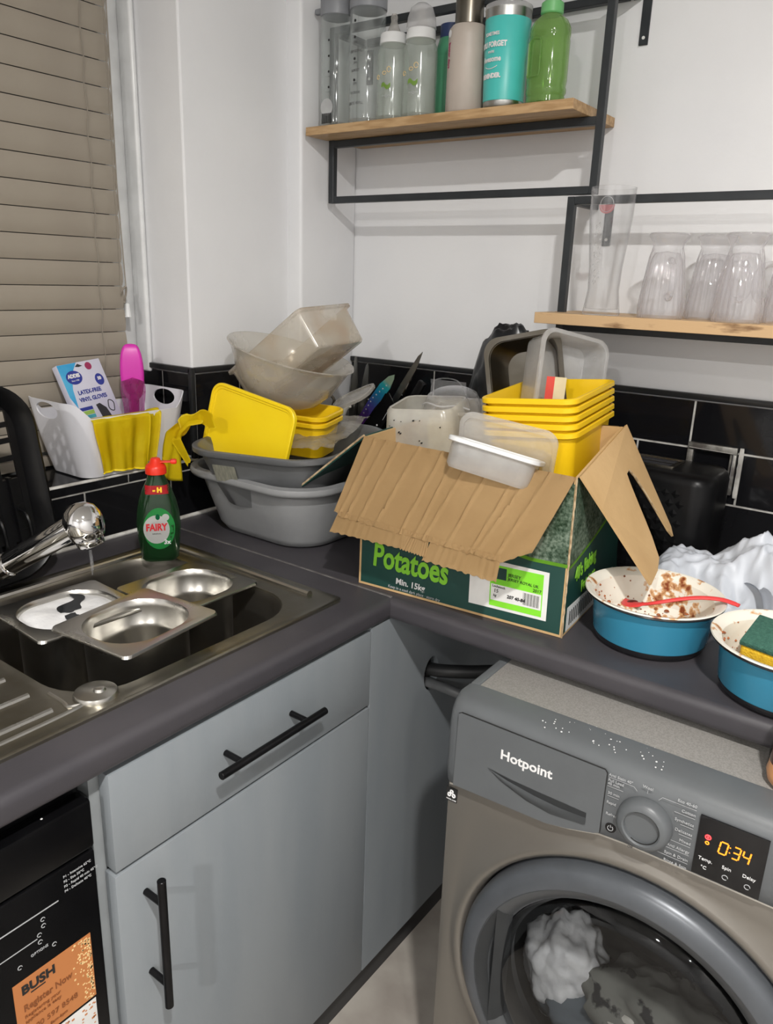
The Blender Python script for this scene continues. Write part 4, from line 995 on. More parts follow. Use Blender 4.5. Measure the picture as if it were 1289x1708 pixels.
# open tub, ends rise into handles with oval holes
nC = 96
def caddy_ring(w, d, r, z, lift=0, thick=0):
    pts = rr(w-2*thick, d-2*thick, max(r-thick, .004), 23)
    out = []
    for x, y in pts:
        e = abs(y)/(d/2); up = lift*max(0, (e-.80)/.20)**1.0 if lift else 0
        up = lift*min(1, max(0, (e-.62)/.34))**2*(3-2*min(1, max(0, (e-.62)/.34))) if lift else 0
        out.append((x, y, z+up))
    return out
wB, dB, wT, dT, hC = .135, .215, .175, .285, .118
levels = [0, .004, .03, .06, .085, .095, .105, 1.0]
bm = B()
def lv(f, th=0, zoff=0): return caddy_ring(wB+(wT-wB)*f, dB+(dT-dB)*f, .030+.012*f, .002+(hC-.002)*f+zoff, .036*f**3, th)
rings = [caddy_ring(wB-.012, dB-.012, .026, 0)]+[lv(f) for f in (.0, .15, .3, .45, .56, .66, .76, .86, .94, 1.0)]+[lv(f, .003, .0) for f in (1.0, .94, .86, .76, .66, .56, .45, .3, .15, .03)]
VR = [[bm.verts.new(p) for p in r] for r in rings]; nn = len(VR[0])
def inhole(p):
    e = (p[0]/.042)**2+((p[2]-(hC+.012))/.0185)**2
    return e < 1 and abs(p[1]) > .115
for a, b in zip(VR, VR[1:]):
    for i in range(nn):
        q = [a[i], a[(i+1) % nn], b[(i+1) % nn], b[i]]
        bm.faces.new(q)
bm.faces.new(VR[0][::-1]); bm.faces.new(VR[-1])
cd = link('caddy_body', bm, 'white_plastic', t, True, 50)
# real oval holes through both ends
for s in (-1, 1):
    cb = B(); lathe(cb, [(.0165, -.06), (.0165, .06)], 32)
    for v in cb.verts: v.co.x *= 2.2
    cm = bpy.data.meshes.new('cut'); cb.to_mesh(cm); co = bpy.data.objects.new('cut', cm); C.objects.link(co)
    co.location = (t.location.x, t.location.y+s*.140, t.location.z+hC+.016); co.rotation_euler = (PI/2, 0, 0)
    bpy.context.view_layer.update()
    md = cd.modifiers.new('cut', 'BOOLEAN'); md.operation = 'DIFFERENCE'; md.object = co; md.solver = 'EXACT'
    bpy.context.view_layer.update()
    me = bpy.data.meshes.new_from_object(cd.evaluated_get(bpy.context.evaluated_depsgraph_get()))
    cd.modifiers.clear(); cd.data = me; bpy.data.objects.remove(co)

t = thing('glove_pack', 'boxed vinyl gloves pack with a blue corner standing in the white caddy', 'pack', (-.111, -.690, 1.178), (66.5, -4.4, 96.6))
pb_ = link('carton', bx(-.053, .053, -.120, .073, -.016, 0, .0006), 'packlilac', t)
def gp(nm, pts, m, z=.0004): 
    bm = B(); prism(bm, [(x, y, 0) for x, y in pts], (0, 0, z)); return link(nm, bm, m, t)
gp('blue_corner', [(-.0525, .0725), (-.0525, .005), (-.043, -.02), (-.038, .02), (-.026, .050), (-.006, .0725)], 'packblue')
gp('brand_oval', [(-.024+.019*math.cos(a), .043+.0145*math.sin(a)) for a in [2*PI*k/24 for k in range(24)]], 'packnavy', .0007)
text('lettering', 'ADDIS', .0105, t, 'inkwhite', (-.024, .046, .0008), (1, 0, 0), (0, 1, 0), bold=.0006, squash=.95)
text('lettering', 'Since 1780', .0042, t, 'inkwhite', (-.024, .0365, .0008), (1, 0, 0), (0, 1, 0))
gp('hang_hole', [(-.012, .0640), (-.008, .0670), (-.004, .0695), (0, .0670), (.006, .0640), (-.003, .0625)], 'darkgap', .0007)
gp('count_badge', [(.034+.0105*math.cos(a), .030+.0125*math.sin(a)) for a in [2*PI*k/20 for k in range(20)]], 'packnavy', .0007)
text('lettering', '50', .0090, t, 'inkwhite', (.034, .032, .0008), (1, 0, 0), (0, 1, 0), bold=.0005)
gp('round_symbol', [(.020+.008*math.cos(a), .0615+.008*math.sin(a)) for a in [2*PI*k/20 for k in range(20)]], 'pinkink', .0005)
text('lettering', 'LATEX-FREE', .0120, t, 'packnavy', (-.001, .010, .0006), (1, 0, 0), (0, 1, 0), bold=.0003, squash=.9)
text('lettering', 'VINYL GLOVES', .0120, t, 'packnavy', (.001, -.005, .0006), (1, 0, 0), (0, 1, 0), bold=.0003, squash=.86)
gp('navy_band', [(-.041, -.020), (-.010, -.020), (-.010, -.027), (-.041, -.027)], 'packnavy'); gp('green_band', [(-.041, -.028), (-.010, -.028), (-.010, -.036), (-.041, -.036)], 'packgreen'); gp('teal_band', [(-.041, -.037), (-.010, -.037), (-.010, -.044), (-.041, -.044)], 'packteal')
gp('window_hole', [(.000, -.020), (.010, -.018), (.022, -.030), (.030, -.060), (.034, -.10), (.012, -.10), (.006, -.060)], 'darkgap')
bm = B(); tube(bm, [(.036+.0075*math.cos(a)+.001*math.sin(3*a), -.028+.012*math.sin(a), .0006) for a in [2*PI*k/20 for k in range(21)]], .0009, 5); link('glove_outline', bm, 'inkblack', t)

t = thing('cleaning_brush', 'bright pink oval-headed brush in clear wrap standing in the caddy', 'brush', (-.080, -.612, 1.06), (0, 0, 55))
bm = B()
def cap2(w, th, z0, z1):
    rings = []
    for k in range(21):
        a = -PI/2+PI*k/20; z = (z0+z1)/2+(z1-z0)/2*math.sin(a); c = max(.02, math.cos(a))**.55
        rings.append([(x*c, y*c-.006*math.cos(a), z) for x, y in rr(w, th, th/2-.0005, 6)])
    return rings
loft(bm, cap2(.048, .016, .105, .222)); link('brush_head', bm, 'magenta', t)
bm = B(); tube(bm, [(0, -.004, .0), (0, -.004, .06), (0, -.006, .12)], .009, 14, taper=[.008, .009, .012]); link('brush_handle', bm, 'magenta', t)
bm = B(); grid(bm, 8, 12, lambda u, v: ((u-.5)*.046*(1+.1*math.sin(v*9)), -.016+.004*math.sin(u*9+v*7)-.004*math.sin(u*PI), .02+.135*v*(1-.15*abs(u-.5))), .0005); link('clear_wrap', bm, 'magclear', t)

def glove_sheet(fn, nu=26, nv=26, th=.0009):
    bm = B(); grid(bm, nu, nv, fn, th); return bm
# cuff of the glove draped over the caddy's front
ax = -.078
def g1(u, v):
    # u along the rim (y), v from inside over the rim and down the front
    y = -.775+.128*u+.006*math.sin(v*3)*(u-.3)
    s = v*.138
    if s < .018: z = WZ0+.103+s; x = -.004
    elif s < .030: q = (s-.018)/.012*PI; x = .002-.006*math.cos(q); z = WZ0+.121+.004*math.sin(q)
    else: q = s-.030; x = .0105-.02*q/.12+.004; z = WZ0+.121-q*(1+.10*u if u < .9 else 1.08)
    fold = .0045*math.sin(u*13+v*1.5)*min(1, v*1.6)+.003*math.sin(u*27+3)*v
    y += .046*(v**1.2)*(1-u)*.5+.004*math.sin(v*6)*(u-.5)
    return (x+fold+.004*v, y, z+.004*math.sin(u*2.5)*v)
gv = tag(link('rubber_glove', glove_sheet(g1, 34, 34), 'glove', None, True, 180), 'yellow rubber glove with its cuff hanging over the white caddy front', 'glove')
bm = B(); tube(bm, [Vector(g1(u/20, 1.0)) for u in range(21)], .0017, 6); link('rolled_cuff', bm, 'glove', gv)
def g1b(u, v):
    x, y, z = g1(1.0, v*.93); return (x-.002-.005*math.sin(u*PI), y+.030*u-.006*v*u, z+.004*u)
link('inner_fold', glove_sheet(g1b, 8, 30), 'glove', gv, True, 180)
# second glove, slumped between the caddy and the basins
def g2(u, v):
    pts = [Vector((.120, -.606, 1.142)), Vector((.098, -.625, 1.137)), Vector((.076, -.630, 1.118)), Vector((.062, -.628, 1.085)), Vector((.050, -.625, 1.050)), Vector((.042, -.620, 1.012))]
    k = v*(len(pts)-1); i = min(int(k), len(pts)-2); f = k-i; p = pts[i].lerp(pts[i+1], f)
    wdt = (.034+.024*v)
    return tuple(p+Vector((math.cos(.5)*(u-.5)*wdt, math.sin(.3)*(u-.5)*wdt*.6, .010*math.sin(u*PI)*(1-v)))+Vector((.0, -.005*math.sin(u*7+v*4), 0)))
gv = tag(link('rubber_glove', glove_sheet(g2, 14, 26), 'glove', None, True, 180), 'second yellow rubber glove, slumped over the basins beside the caddy', 'glove')
def g3(u, v):
    p = Vector((.080, -.634, 1.108)).lerp(Vector((.115, -.630, 1.062)), v); return tuple(p+Vector(((u-.5)*.026*(1-v*.6), 0, (u-.5)*.016+.003*math.sin(u*6))))
link('glove_fingers', glove_sheet(g3, 8, 12), 'glove', gv, True, 180)
def g4(u, v):
    P = [Vector((.160, -.600, 1.150)), Vector((.130, -.606, 1.153)), Vector((.105, -.618, 1.148)), Vector((.088, -.628, 1.128))]
    k = v*(len(P)-1); i = min(int(k), len(P)-2); q = P[i].lerp(P[i+1], k-i); return tuple(q+Vector((.006*(u-.5), -.014*(u-.5), .030*(u-.5)-.005*math.sin(v*9+u*3))))
link('glove_palm', glove_sheet(g4, 8, 18), 'glove', gv, True, 180)

# dish rack tray standing on edge at the left
t = thing('dish_rack', 'black plastic dish rack tray standing on edge at the left', 'dish rack', (.083, -1.10, .906), (0, -5, 0))
def rackrot(bm): xf(bm, Matrix.Rotation(math.radians(3.5), 4, 'X'))
W2, H2 = .385, .335
def ryz(w, h, r, x, n=10): return [(x, p-0.0, q+h/2) for p, q in rr(w, h, r, n)]
bm = B()
loft(bm, [ryz(W2-.03, H2-.03, .06, -.012), ryz(W2-.006, H2-.006, .075, -.010), ryz(W2, H2, .08, .0), ryz(W2, H2, .08, .022), ryz(W2-.008, H2-.008, .077, .024), ryz(W2-.020, H2-.020, .07, .020), ryz(W2-.040, H2-.040, .06, .0), ryz(W2-.052, H2-.052, .055, -.006)], False, False)
for v in bm.verts: pass
# shift rings so all are centred on the same middle height
bm.free(); bm = B()
def ryz(w, h, r, x, n=10): return [(x, p, q+H2/2) for p, q in rr(w, h, r, n)]
loft(bm, [ryz(W2-.052, H2-.052, .055, -.009), ryz(W2-.03, H2-.03, .06, -.012), ryz(W2-.006, H2-.006, .075, -.010), ryz(W2, H2, .08, .0), ryz(W2, H2, .08, .022), ryz(W2-.008, H2-.008, .077, .024), ryz(W2-.020, H2-.020, .07, .020), ryz(W2-.046, H2-.046, .06, .0), ryz(W2-.052, H2-.052, .055, -.006), ryz(W2-.052, H2-.052, .055, -.009)], False, False)
rackrot(bm); link('rim', bm, 'black_plastic', t, True, 50)
bm = B()
for k in range(9):
    y = -.165+k*.041
    box(bm, -.010, -.004, y-.0065, y+.0065, .024, H2-.024)
    if k < 8: box(bm, -.008, .004, y+.013, y+.018, .022, H2*.52)
for z in (.03, .075, .12, .165, .205, .235, .262, .29, .312): box(bm, -.0085, -.0045, -.17, .17, z-.0045, z+.0045)
box(bm, -.009, -.005, -.172, .172, .06, .165)
rackrot(bm); link('slatted_base', bm, 'black_plastic', t)
bm = B()
for k in range(7):
    y = -.13+k*.045; tube(bm, smoothpath([(-.004, y, .05), (.030, y, .06), (.030, y, .11), (-.004, y, .12)], 4), .003, 6)
rackrot(bm); link('plate_prongs', bm, 'black_plastic', t)

# washing-up liquid
t = thing('washing_up_liquid', 'half-full clear bottle of green washing-up liquid with a red cap', 'bottle', (.170, -.752, .9065), (0, 0, 52))
secs = [(.060, .036, .017, 0), (.068, .042, .020, .004), (.072, .045, .022, .018), (.077, .047, .023, .045), (.080, .047, .023, .070), (.076, .045, .022, .095), (.066, .040, .0195, .118), (.052, .035, .0172, .138), (.038, .031, .0152, .152), (.031, .029, .0142, .162), (.030, .029, .0143, .168)]
bm = B(); rloft(bm, secs+[(.027, .026, .0128, .168)]+[(a-.004, b-.004, max(c-.002, .002), z+(.003 if z < .01 else 0)) for a, b, c, z in secs[::-1]], 7); link('bottle_body', bm, 'darkgreenclear', t)
bm = B(); rloft(bm, [(a-.005, b-.005, c-.0025, z+(.0035 if z < .01 else 0)) for a, b, c, z in secs[:4]]+[(.0735, .0425, .020, .058)], 7); link('liquid', bm, 'liquidgreen', t)
bm = B(); lathe(bm, [(.0175, .166), (.0190, .167), (.0190, .178), (.0165, .183), (.0110, .187), (.0085, .194), (.0070, .1955), (.0001, .196)], 32); link('cap', bm, 'capred', t)
bm = B(); box(bm, .006, .034, -.007, .007, .1865, .1895, .002); box(bm, .026, .038, -.008, .008, .184, .192, .003); link('flip_lid', bm, 'capred', t)
def wrapfront(fn, nu=14, nv=16, off=.0005):
    """patch on the rounded front (-y) face"""
    bm = B(); grid(bm, nu, nv, fn, .0002); return bm
def wf(x, z):
    # front surface depth at (x, z)
    for a, b in zip(secs, secs[1:]):
        if a[3] <= z <= b[3]:
            f = (z-a[3])/(b[3]-a[3]); w, d, r = [a[i]+(b[i]-a[i])*f for i in range(3)]
            ex = max(0, abs(x)-(w/2-r)); ex = min(ex, r*.98); return -(d/2-r+math.sqrt(r*r-ex*ex))
    return -.02
def oval(cx, cz, rx, rz, m, nm, off):
    bm = B(); cv = bm.verts.new((cx, wf(cx, cz)-off, cz)); prev = None; rings = [[cv]]
    for s in (.33, .66, 1):
        rings.append([bm.verts.new((cx+rx*s*math.cos(a), wf(cx+rx*s*math.cos(a), cz+rz*s*math.sin(a))-off, cz+rz*s*math.sin(a))) for a in [2*PI*k/28 for k in range(28)]])
    for i in range(28): bm.faces.new([cv, rings[1][i], rings[1][(i+1) % 28]])
    for A_, B_ in zip(rings[1:], rings[2:]):
        for i in range(28): bm.faces.new([A_[i], B_[i], B_[(i+1) % 28], A_[(i+1) % 28]])
    bmesh.ops.solidify(bm, geom=bm.faces[:], thickness=.0002)
    return link(nm, bm, m, t)
oval(.001, .066, .0285, .040, 'labelgreen', 'front_label', .0005)
oval(-.004, .065, .0235, .0275, 'paper', 'label_centre', .0010)
oval(.013, .088, .0065, .0065, 'paper', 'label_badge', .0010)
oval(-.001, .089, .0040, .0055, 'liquidgreen', 'label_leaf', .0013)
text('lettering', 'FAIRY', .0185, t, 'labelred', (-.004, -.0248, .069), (1, 0, 0), (0, 0, 1), bold=.0007, squash=.78)
text('lettering', 'ORIGINAL', .0035, t, 'inkgrey', (-.004, -.0250, .0570), (1, 0, 0), (0, 0, 1))
text('lettering', '3x', .012, t, 'inkwhite', (.014, -.0246, .040), (1, 0, 0), (0, 0, 1), bold=.0004)
bm = B(); grid(bm, 14, 4, lambda u, v: ((u-.5)*.042, wf((u-.5)*.042, .140+.014*(v-.5)+.0)-.0006, .139+.016*(v-.5)), .0002); link('neck_label', bm, 'labelred', t)
text('lettering', '½ H', .011, t, 'labelyellow', (.003, -.0192, .139), (1, 0, 0), (0, 0, 1), bold=.0006) if False else text('lettering', '- H', .012, t, 'labelyellow', (.001, -.0192, .139), (1, 0, 0), (0, 0, 1), bold=.0010)

# ================================================================== BASINS AND WHAT IS IN THEM
t = thing('washing_up_basin', 'pale grey washing-up basin standing on the worktop corner', 'basin', (.213, -.421, .9006), (0, 0, 0))
bm = B(); rloft(bm, [(.255, .225, .07, 0), (.272, .245, .075, .004), (.290, .268, .078, .02), (.330, .318, .085, .105), (.336, .326, .088, .118), (.352, .342, .092, .122), (.374, .364, .097, .126), (.380, .370, .098, .132), (.377, .367, .098, .140), (.352, .342, .090, .1425), (.340, .330, .086, .136), (.334, .324, .084, .120), (.320, .306, .08, .10), (.284, .258, .074, .02), (.26, .23, .07, .006)], 9)
link('basin_body', bm, 'grey_basin', t, True, 50)
t = thing('washing_up_basin', 'darker silver-grey basin stacked on the pale one, sticker on its side', 'basin', (.222, -.440, .980), (2, -1, 13))
bm = B(); rloft(bm, [(.200, .245, .06, .001), (.216, .262, .065, .004), (.262, .290, .070, .05), (.296, .320, .075, .100), (.302, .327, .078, .109), (.322, .346, .084, .111), (.330, .354, .086, .115), (.330, .354, .086, .124), (.322, .346, .084, .126), (.306, .330, .078, .124), (.294, .318, .074, .112), (.254, .284, .068, .05), (.208, .254, .062, .010), (.19, .235, .058, .007)], 9)
link('basin_body', bm, 'silver_basin', t, True, 50)
bm = B(); grid(bm, 6, 4, lambda u, v: (-.085+.052*u, -.1525-.0125*v, .060+.036*v), .0003); link('paper_sticker', bm, 'beigelabel', t)

# yellow lid standing on edge
t = thing('tub_lid', 'yellow tub lid standing on edge at the front of the upper basin', 'lid', (.186, -.538, 1.116), (82, 9.5, 3))
bm = B(); w, d = .226, .170
rloft(bm, [(w-.004, d-.004, .026, -.0040), (w, d, .028, -.0036), (w, d, .028, .0040), (w-.003, d-.003, .0265, .0052), (w-.011, d-.011, .0225, .0052), (w-.013, d-.013, .0215, .0030), (w-.022, d-.022, .018, .0026), (w-.024, d-.024, .017, .0010), (w-.03, d-.03, .014, .0008)], 8)
link('lid_body', bm, 'ylid', t, True, 30)

def tub(name, label, loc, rot, w=.168, d=.232, h=.095, m='yellow', group=None, r=.028, par=None):
    t = thing(name, label, 'tub', loc, rot, group)
    bm = B(); bw_, bd_ = w-.030, d-.030
    rloft(bm, [(bw_-.008, bd_-.008, r-.006, -h), (bw_, bd_, r-.003, -h+.003), (w-.016, d-.016, r-.002, -.018), (w-.014, d-.014, r-.001, -.012), (w-.004, d-.004, r, -.0095), (w, d, r, -.0085), (w, d, r, -.0015), (w-.003, d-.003, r, 0), (w-.010, d-.010, r-.003, 0), (w-.012, d-.012, r-.003, -.003), (w-.018, d-.018, r-.003, -.015), (bw_-.003, bd_-.003, r-.005, -h+.005), (bw_-.012, bd_-.012, r-.008, -h+.003)], 7)
    link('tub_body', bm, m, t, True, 40); return t
tub('plastic_tub', 'lower yellow tub of the pair behind the yellow lid', (.205, -.400, 1.144), (4, 2, 14), .165, .12, .08, group='yellow tubs in the upper basin')
tub('plastic_tub', 'upper yellow tub of the pair under the round bowl', (.206, -.400, 1.158), (4, 2, 14), .165, .12, .08, group='yellow tubs in the upper basin')
# stack of yellow tubs in the carton
rotT = Euler([math.radians(a) for a in (3.0, -5.1, 4.4)]).to_matrix()
top0 = Vector((.756, -.361, 1.257)); nm5 = ['topmost', 'second from the top', 'middle', 'second from the bottom', 'lowest']
for k in range(5):
    p = top0+rotT@Vector((0, 0, -.0137*k))
    tub('plastic_tub', 'yellow tub, '+nm5[k]+' of the stack of five in the carton', tuple(p), (3.0, -5.1, 4.4), .168, .229, .118, group='yellow tubs stacked in the carton', r=.022)

# round translucent mixing bowl
t = thing('mixing_bowl', 'round frosted plastic bowl tilted on the basin stack', 'bowl', (.150, -.405, 1.166), (-4, 14.5, 0))
bm = B(); lathe(bm, [(.0001, .001), (.045, .001), (.055, .004), (.075, .016), (.098, .045), (.112, .080), (.119, .097), (.126, .104), (.1285, .1065), (.127, .109), (.124, .1075), (.117, .100), (.110, .080), (.096, .046), (.073, .018), (.052, .006), (.0001, .004)], 72); xf(bm, Matrix.Diagonal((1.07, 1.07, 1.03, 1))); link('bowl_body', bm, 'frost', t)
# stained clear rectangular tub lying in the bowl
t = thing('food_tub', 'stained clear rectangular tub tipped up inside the round bowl', 'tub', (.170, -.400, 1.303), (3, -36, 3))
def cleartub(t, w, d, h, m, r=.02, name='tub_body'):
    bm = B(); rloft(bm, [(w-.026, d-.026, r*.6, -h), (w-.019, d-.019, r*.75, -h+.004), (w-.014, d-.014, r*.9, -.012), (w-.010, d-.010, r, -.008), (w, d, r, -.006), (w, d, r, -.001), (w-.004, d-.004, r, 0), (w-.014, d-.014, r*.85, -.001), (w-.018, d-.018, r*.85, -.012), (w-.022, d-.022, r*.7, -h+.006), (w-.032, d-.032, r*.5, -h+.003)], 6)
    return link(name, bm, m, t, True, 40)
cleartub(t, .245, .180, .085, 'frostdirty', .014)
bm = B(); rloft(bm, [(.15, .12, .02, -.0868), (.15, .12, .02, -.0850)], 6); q = link('sauce_stain', bm, 'frostdirty', t)
t = thing('tub_lid', 'crumpled clear film lid lying at the right of the upper basin', 'lid', (.275, -.395, 1.118), (6, -4, 20))
bm = B(); grid(bm, 14, 18, lambda u, v: ((u-.5)*.115, (v-.5)*.24, .007*fbm((u*4, v*5, 2))+.004*math.sin(v*9)), .0006); link('lid_body', bm, 'frost', t, True, 180)
t = thing('tub_lid', 'clear rounded lid poking out behind the round bowl', 'lid', (.215, -.235, 1.165), (20, -25, 10))
bm = B(); rloft(bm, [(.11, .08, .03, -.003), (.112, .082, .03, 0), (.112, .082, .03, .004), (.10, .07, .026, .004), (.098, .068, .026, .001), (.07, .04, .02, .001)], 7); link('lid_body', bm, 'frost', t)

# cutlery behind the basins
t = thing('utensil_pot', 'dark utensil pot in the corner behind the basins', 'pot', (.155, -.090, .9006))
bm = B(); lathe(bm, [(.0001, 0), (.055, 0), (.060, .005), (.066, .165), (.069, .168), (.064, .168), (.058, .01), (.0001, .006)], 36); link('pot_body', bm, 'black_plastic', t)
bm = B(); rloft(bm, [(.090, .090, .01, 0), (.090, .090, .01, .006), (.084, .084, .01, .17), (.088, .088, .01, .175), (.080, .080, .008, .175), (.080, .080, .008, .01)], 4)
t = thing('utensil_pot', 'black square holder with knives behind the upper basin', 'pot', (.250, -.085, .9006))
link('pot_body', bm, 'black_plastic', t)
def blade(par, L_, w, m, th=.0018, tip=.35, holes=0):
    bm = B(); P = [(-w/2, 0), (w/2, 0), (w/2, L_*(1-tip)), (w*.32, L_*(1-tip*.5)), (-w*.05, L_*.96), (-w/2, L_), (-w/2*1.02, L_*.5)]
    prism(bm, [(x, -th/2, z) for x, z in P], (0, th, 0)); return link('blade', bm, m, par)
def look(tip, base):
    d = Vector(tip)-Vector(base); return d.normalized()
def orient(o, base, tip, roll=0):
    d = (Vector(tip)-Vector(base)).normalized(); q = d.to_track_quat('Z', 'Y'); o.rotation_mode = 'XYZ'
    o.rotation_euler = (q.to_matrix().to_4x4() @ Matrix.Rotation(math.radians(roll), 4, 'Z')).to_euler(); o.location = base
# rainbow knife: front face to -y, leaning right
t = thing('kitchen_knife', 'rainbow-coated knife with a row of holes, blade pointing up', 'knife', (.122, -.100, 1.060), (0, 34, 0))
bm = B(); P = [(-.015, 0), (.006, 0), (.010, .08), (.0165, .125), (.0185, .150), (.014, .176), (.009, .186), (-.002, .172), (-.012, .140), (-.015, .09)]
prism(bm, [(x, -.001, z) for x, z in P], (0, .002, 0)); link('blade', bm, 'rainbow', t)
bm = B()
for k in range(12): z = .012+k*.0125; lathe(bm, [(.0001, .0003), (.0019, .0003), (.0019, 0)], 10, cx=-.008+(.0 if k < 8 else (k-7)*.0035), cy=z)
q = link('blade_holes', bm, 'inkpale', t); q.rotation_euler = (PI/2, 0, 0); q.location = (0, -.001, 0)
for v in q.data.vertices: v.co.y = v.co.y
t = thing('kitchen_knife', 'black knife with a broad black blade in front of the rainbow one', 'knife', (.170, -.104, 1.058), (0, 32, 0))
bm = B(); prism(bm, [(-.020, -.002, 0), (.016, -.002, 0), (.022, -.002, .100), (.010, -.002, .108), (-.012, -.002, .118), (-.020, -.002, .110)], (0, .003, 0)); link('blade', bm, 'black_plastic', t)
bm = B(); lathe(bm, [(.0001, .0006), (.0022, .0005), (.0024, 0)], 10); q = link('rivet', bm, 'inkwhite', t); q.location = (.004, -.002, .030); q.rotation_euler = (PI/2, 0, 0)
bm = B(); box(bm, .010, .0112, -.0026, -.0022, .052, .085); link('blade_mark', bm, 'inkpale', t)
t = thing('kitchen_knife', 'plain steel carving knife pointing up to the right', 'knife', (.196, -.080, 1.100), (0, 31.5, 0))
bm = B(); P = [(-.008, 0), (.009, 0), (.010, .10), (.007, .16), (.0, .196), (-.005, .18), (-.0085, .10)]
prism(bm, [(x, -.001, z) for x, z in P], (0, .002, 0)); link('blade', bm, 'steelplain', t)
bm = B(); prism(bm, [(.0085, -.0016, .0), (.0105, -.0016, 0), (.0115, -.0016, .10), (.0085, -.0016, .16)], (0, .0008, 0)); link('cutting_edge', bm, 'chrome', t)
t = thing('kitchen_knife', 'knife with a thick black handle right of the carving knife', 'knife', (.212, -.074, 1.08), (0, 31, 0))
link('handle', bx(.004, .026, -.008, .008, 0, .145, .005), 'black_plastic', t)
def tong(nm, label, base, rot, L_, w, m, cat='tongs'):
    t = thing(nm, label, cat, base, rot)
    for s in (-1, 1):
        bm = B()
        def f(u, v): return ((u-.5)*w*(.75+.25*math.sin(v*5))*(1 if v < .95 else .8), s*(.002+.006*v*(1-v)*3)+.002*math.cos(u*PI), v*L_)
        grid(bm, 6, 16, f, .0012); link('arm', bm, m, t)
    return t
tong('serving_tongs', 'grey steel tongs with a hinge standing in the corner', (.096, -.090, 1.06), (0, 3, 10), .180, .020, 'steelplain')
tong('steel_tongs', 'straight grey steel tongs right behind the rainbow knife', (.118, -.085, 1.06), (0, 8, -5), .165, .024, 'steelplain')
bm = B(); tube(bm, smoothpath([(.082, -.110, 1.05), (.080, -.110, 1.085), (.088, -.108, 1.108), (.100, -.106, 1.120)], 5), .0075, 12); tag(link('ladle_handle', bm, 'creamplastic'), 'curved white plastic handle beside the rainbow knife', 'utensil')
bm = B(); tube(bm, smoothpath([(.045, -.12, 1.06), (.052, -.12, 1.10), (.060, -.118, 1.128), (.050, -.118, 1.14)], 5), .004, 8); tag(link('whisk_handle', bm, 'darksteel'), 'thin dark metal handle under the tilted tub', 'utensil')

# ================================================================== CARTON
CT = thing('potato_carton', 'open green potato carton with brown flaps on the right worktop', 'box', (0, 0, 0))
FL, FR, BR_, BL_ = Vector((.522, -.588, .9008)), Vector((.904, -.558, .9008)), Vector((.880, -.262, .9008)), Vector((.500, -.292, .9008))
tFL, tFR, tBR, tBL = Vector((.508, -.566, 1.164)), Vector((.893, -.550, 1.152)), Vector((.872, -.300, 1.197)), Vector((.494, -.300, 1.172))
n1 = (FR-FL).cross(tFL-FL); tFR.y += (FL-tFR).dot(n1)/n1.y
n2 = (tFR-FR).cross(tBR-FR); BR_.x += (FR-BR_).dot(n2)/n2.x
T = .004
cen = (FL+BR_)/2
def wall_panel(nm, a, b, ta, tb, m):
    nrm = (b-a).cross(Vector((0, 0, 1))).normalized()
    if nrm.dot(cen-a) < 0: nrm = -nrm
    bm = B(); prism(bm, [a, b, tb, ta], nrm*T)
    for f in bm.faces: f.material_index = 1
    bm.faces.ensure_lookup_table(); bm.faces[0].material_index = 0
    return link(nm, bm, [m, 'card'], CT, False)
wf_ = wall_panel('front_wall', FL, FR, tFL, tFR, 'darkgreen')
wr_ = wall_panel('side_wall', FR, BR_, tFR, tBR, 'darkgreen')
wall_panel('back_wall', BR_, BL_, tBR, tBL, 'darkgreen')
wall_panel('side_wall', BL_, FL, tBL, tFL, 'darkgreen')
bm = B(); prism(bm, [FL, FR, BR_, BL_], (0, 0, .004)); link('bottom_panel', bm, 'card', CT, False)
# face frames
class Face:
    def __init__(s, a, b, ta, tb, out): s.a, s.b, s.ta, s.tb, s.n = a, b, ta, tb, Vector(out).normalized()
    def p(s, u, v, off=.0004): return (s.a.lerp(s.b, u)).lerp(s.ta.lerp(s.tb, u), v)+s.n*off
nF = (FR-FL).cross(tFL-FL).normalized(); nR = (BR_-FR).cross(tFR-FR).normalized()
FF = Face(FL, FR, tFL, tFR, nF if nF.y < 0 else -nF); FS = Face(FR, BR_, tFR, tBR, nR if nR.x > 0 else -nR)
def patch(nm, F, pts, m, off=.0004, th=.0003, par=None):
    bm = B(); prism(bm, [F.p(u, v, off) for u, v in pts], F.n*th); return link(nm, bm, m, par or CT, False)
def gpatch(nm, F, u0, u1, vlo, vhi, m, off=.0004, n=16):
    bm = B(); grid(bm, n, 3, lambda u, v: F.p(u0+(u1-u0)*u, vlo(u0+(u1-u0)*u)*(1-v)+vhi(u0+(u1-u0)*u)*v, off), .0003); return link(nm, bm, m, CT, False)
def ftext(s, size, F, u, v, m, off=.0010, **k):
    X = (F.p(1, .5)-F.p(0, .5)).normalized(); Y = (F.p(.5, 1)-F.p(.5, 0)).normalized(); Y = (Y-X*Y.dot(X)).normalized()
    return text('lettering', s, size, CT, m, F.p(u, v, off+.0004), X, Y, **k)
cur = lambda u: .525+.16*max(0, (.85-u))**1.3*2.0
gpatch('leaf_picture', FF, .50, .995, lambda u: .455+.75*max(0, (.85-u))**1.6 if u < .85 else .455+.05*(u-.85), lambda u: .965, 'leaf')
gpatch('lime_stripe', FF, .50, .998, lambda u: .440+.75*max(0, (.85-u))**1.6 if u < .85 else .440+.05*(u-.85), lambda u: .462+.75*max(0, (.85-u))**1.6 if u < .85 else .462+.05*(u-.85), 'lime', .0008)
gpatch('leaf_picture', FS, .005, .995, lambda u: .445+.12*u**1.5, lambda u: .985+.0*u, 'leaf')
gpatch('lime_stripe', FS, .002, .95, lambda u: .430+.12*u**1.5, lambda u: .450+.12*u**1.5, 'lime', .0008)
ftext('Potatoes', .058, FF, .078, .222, 'lime', align='LEFT', bold=.0016, squash=.73)
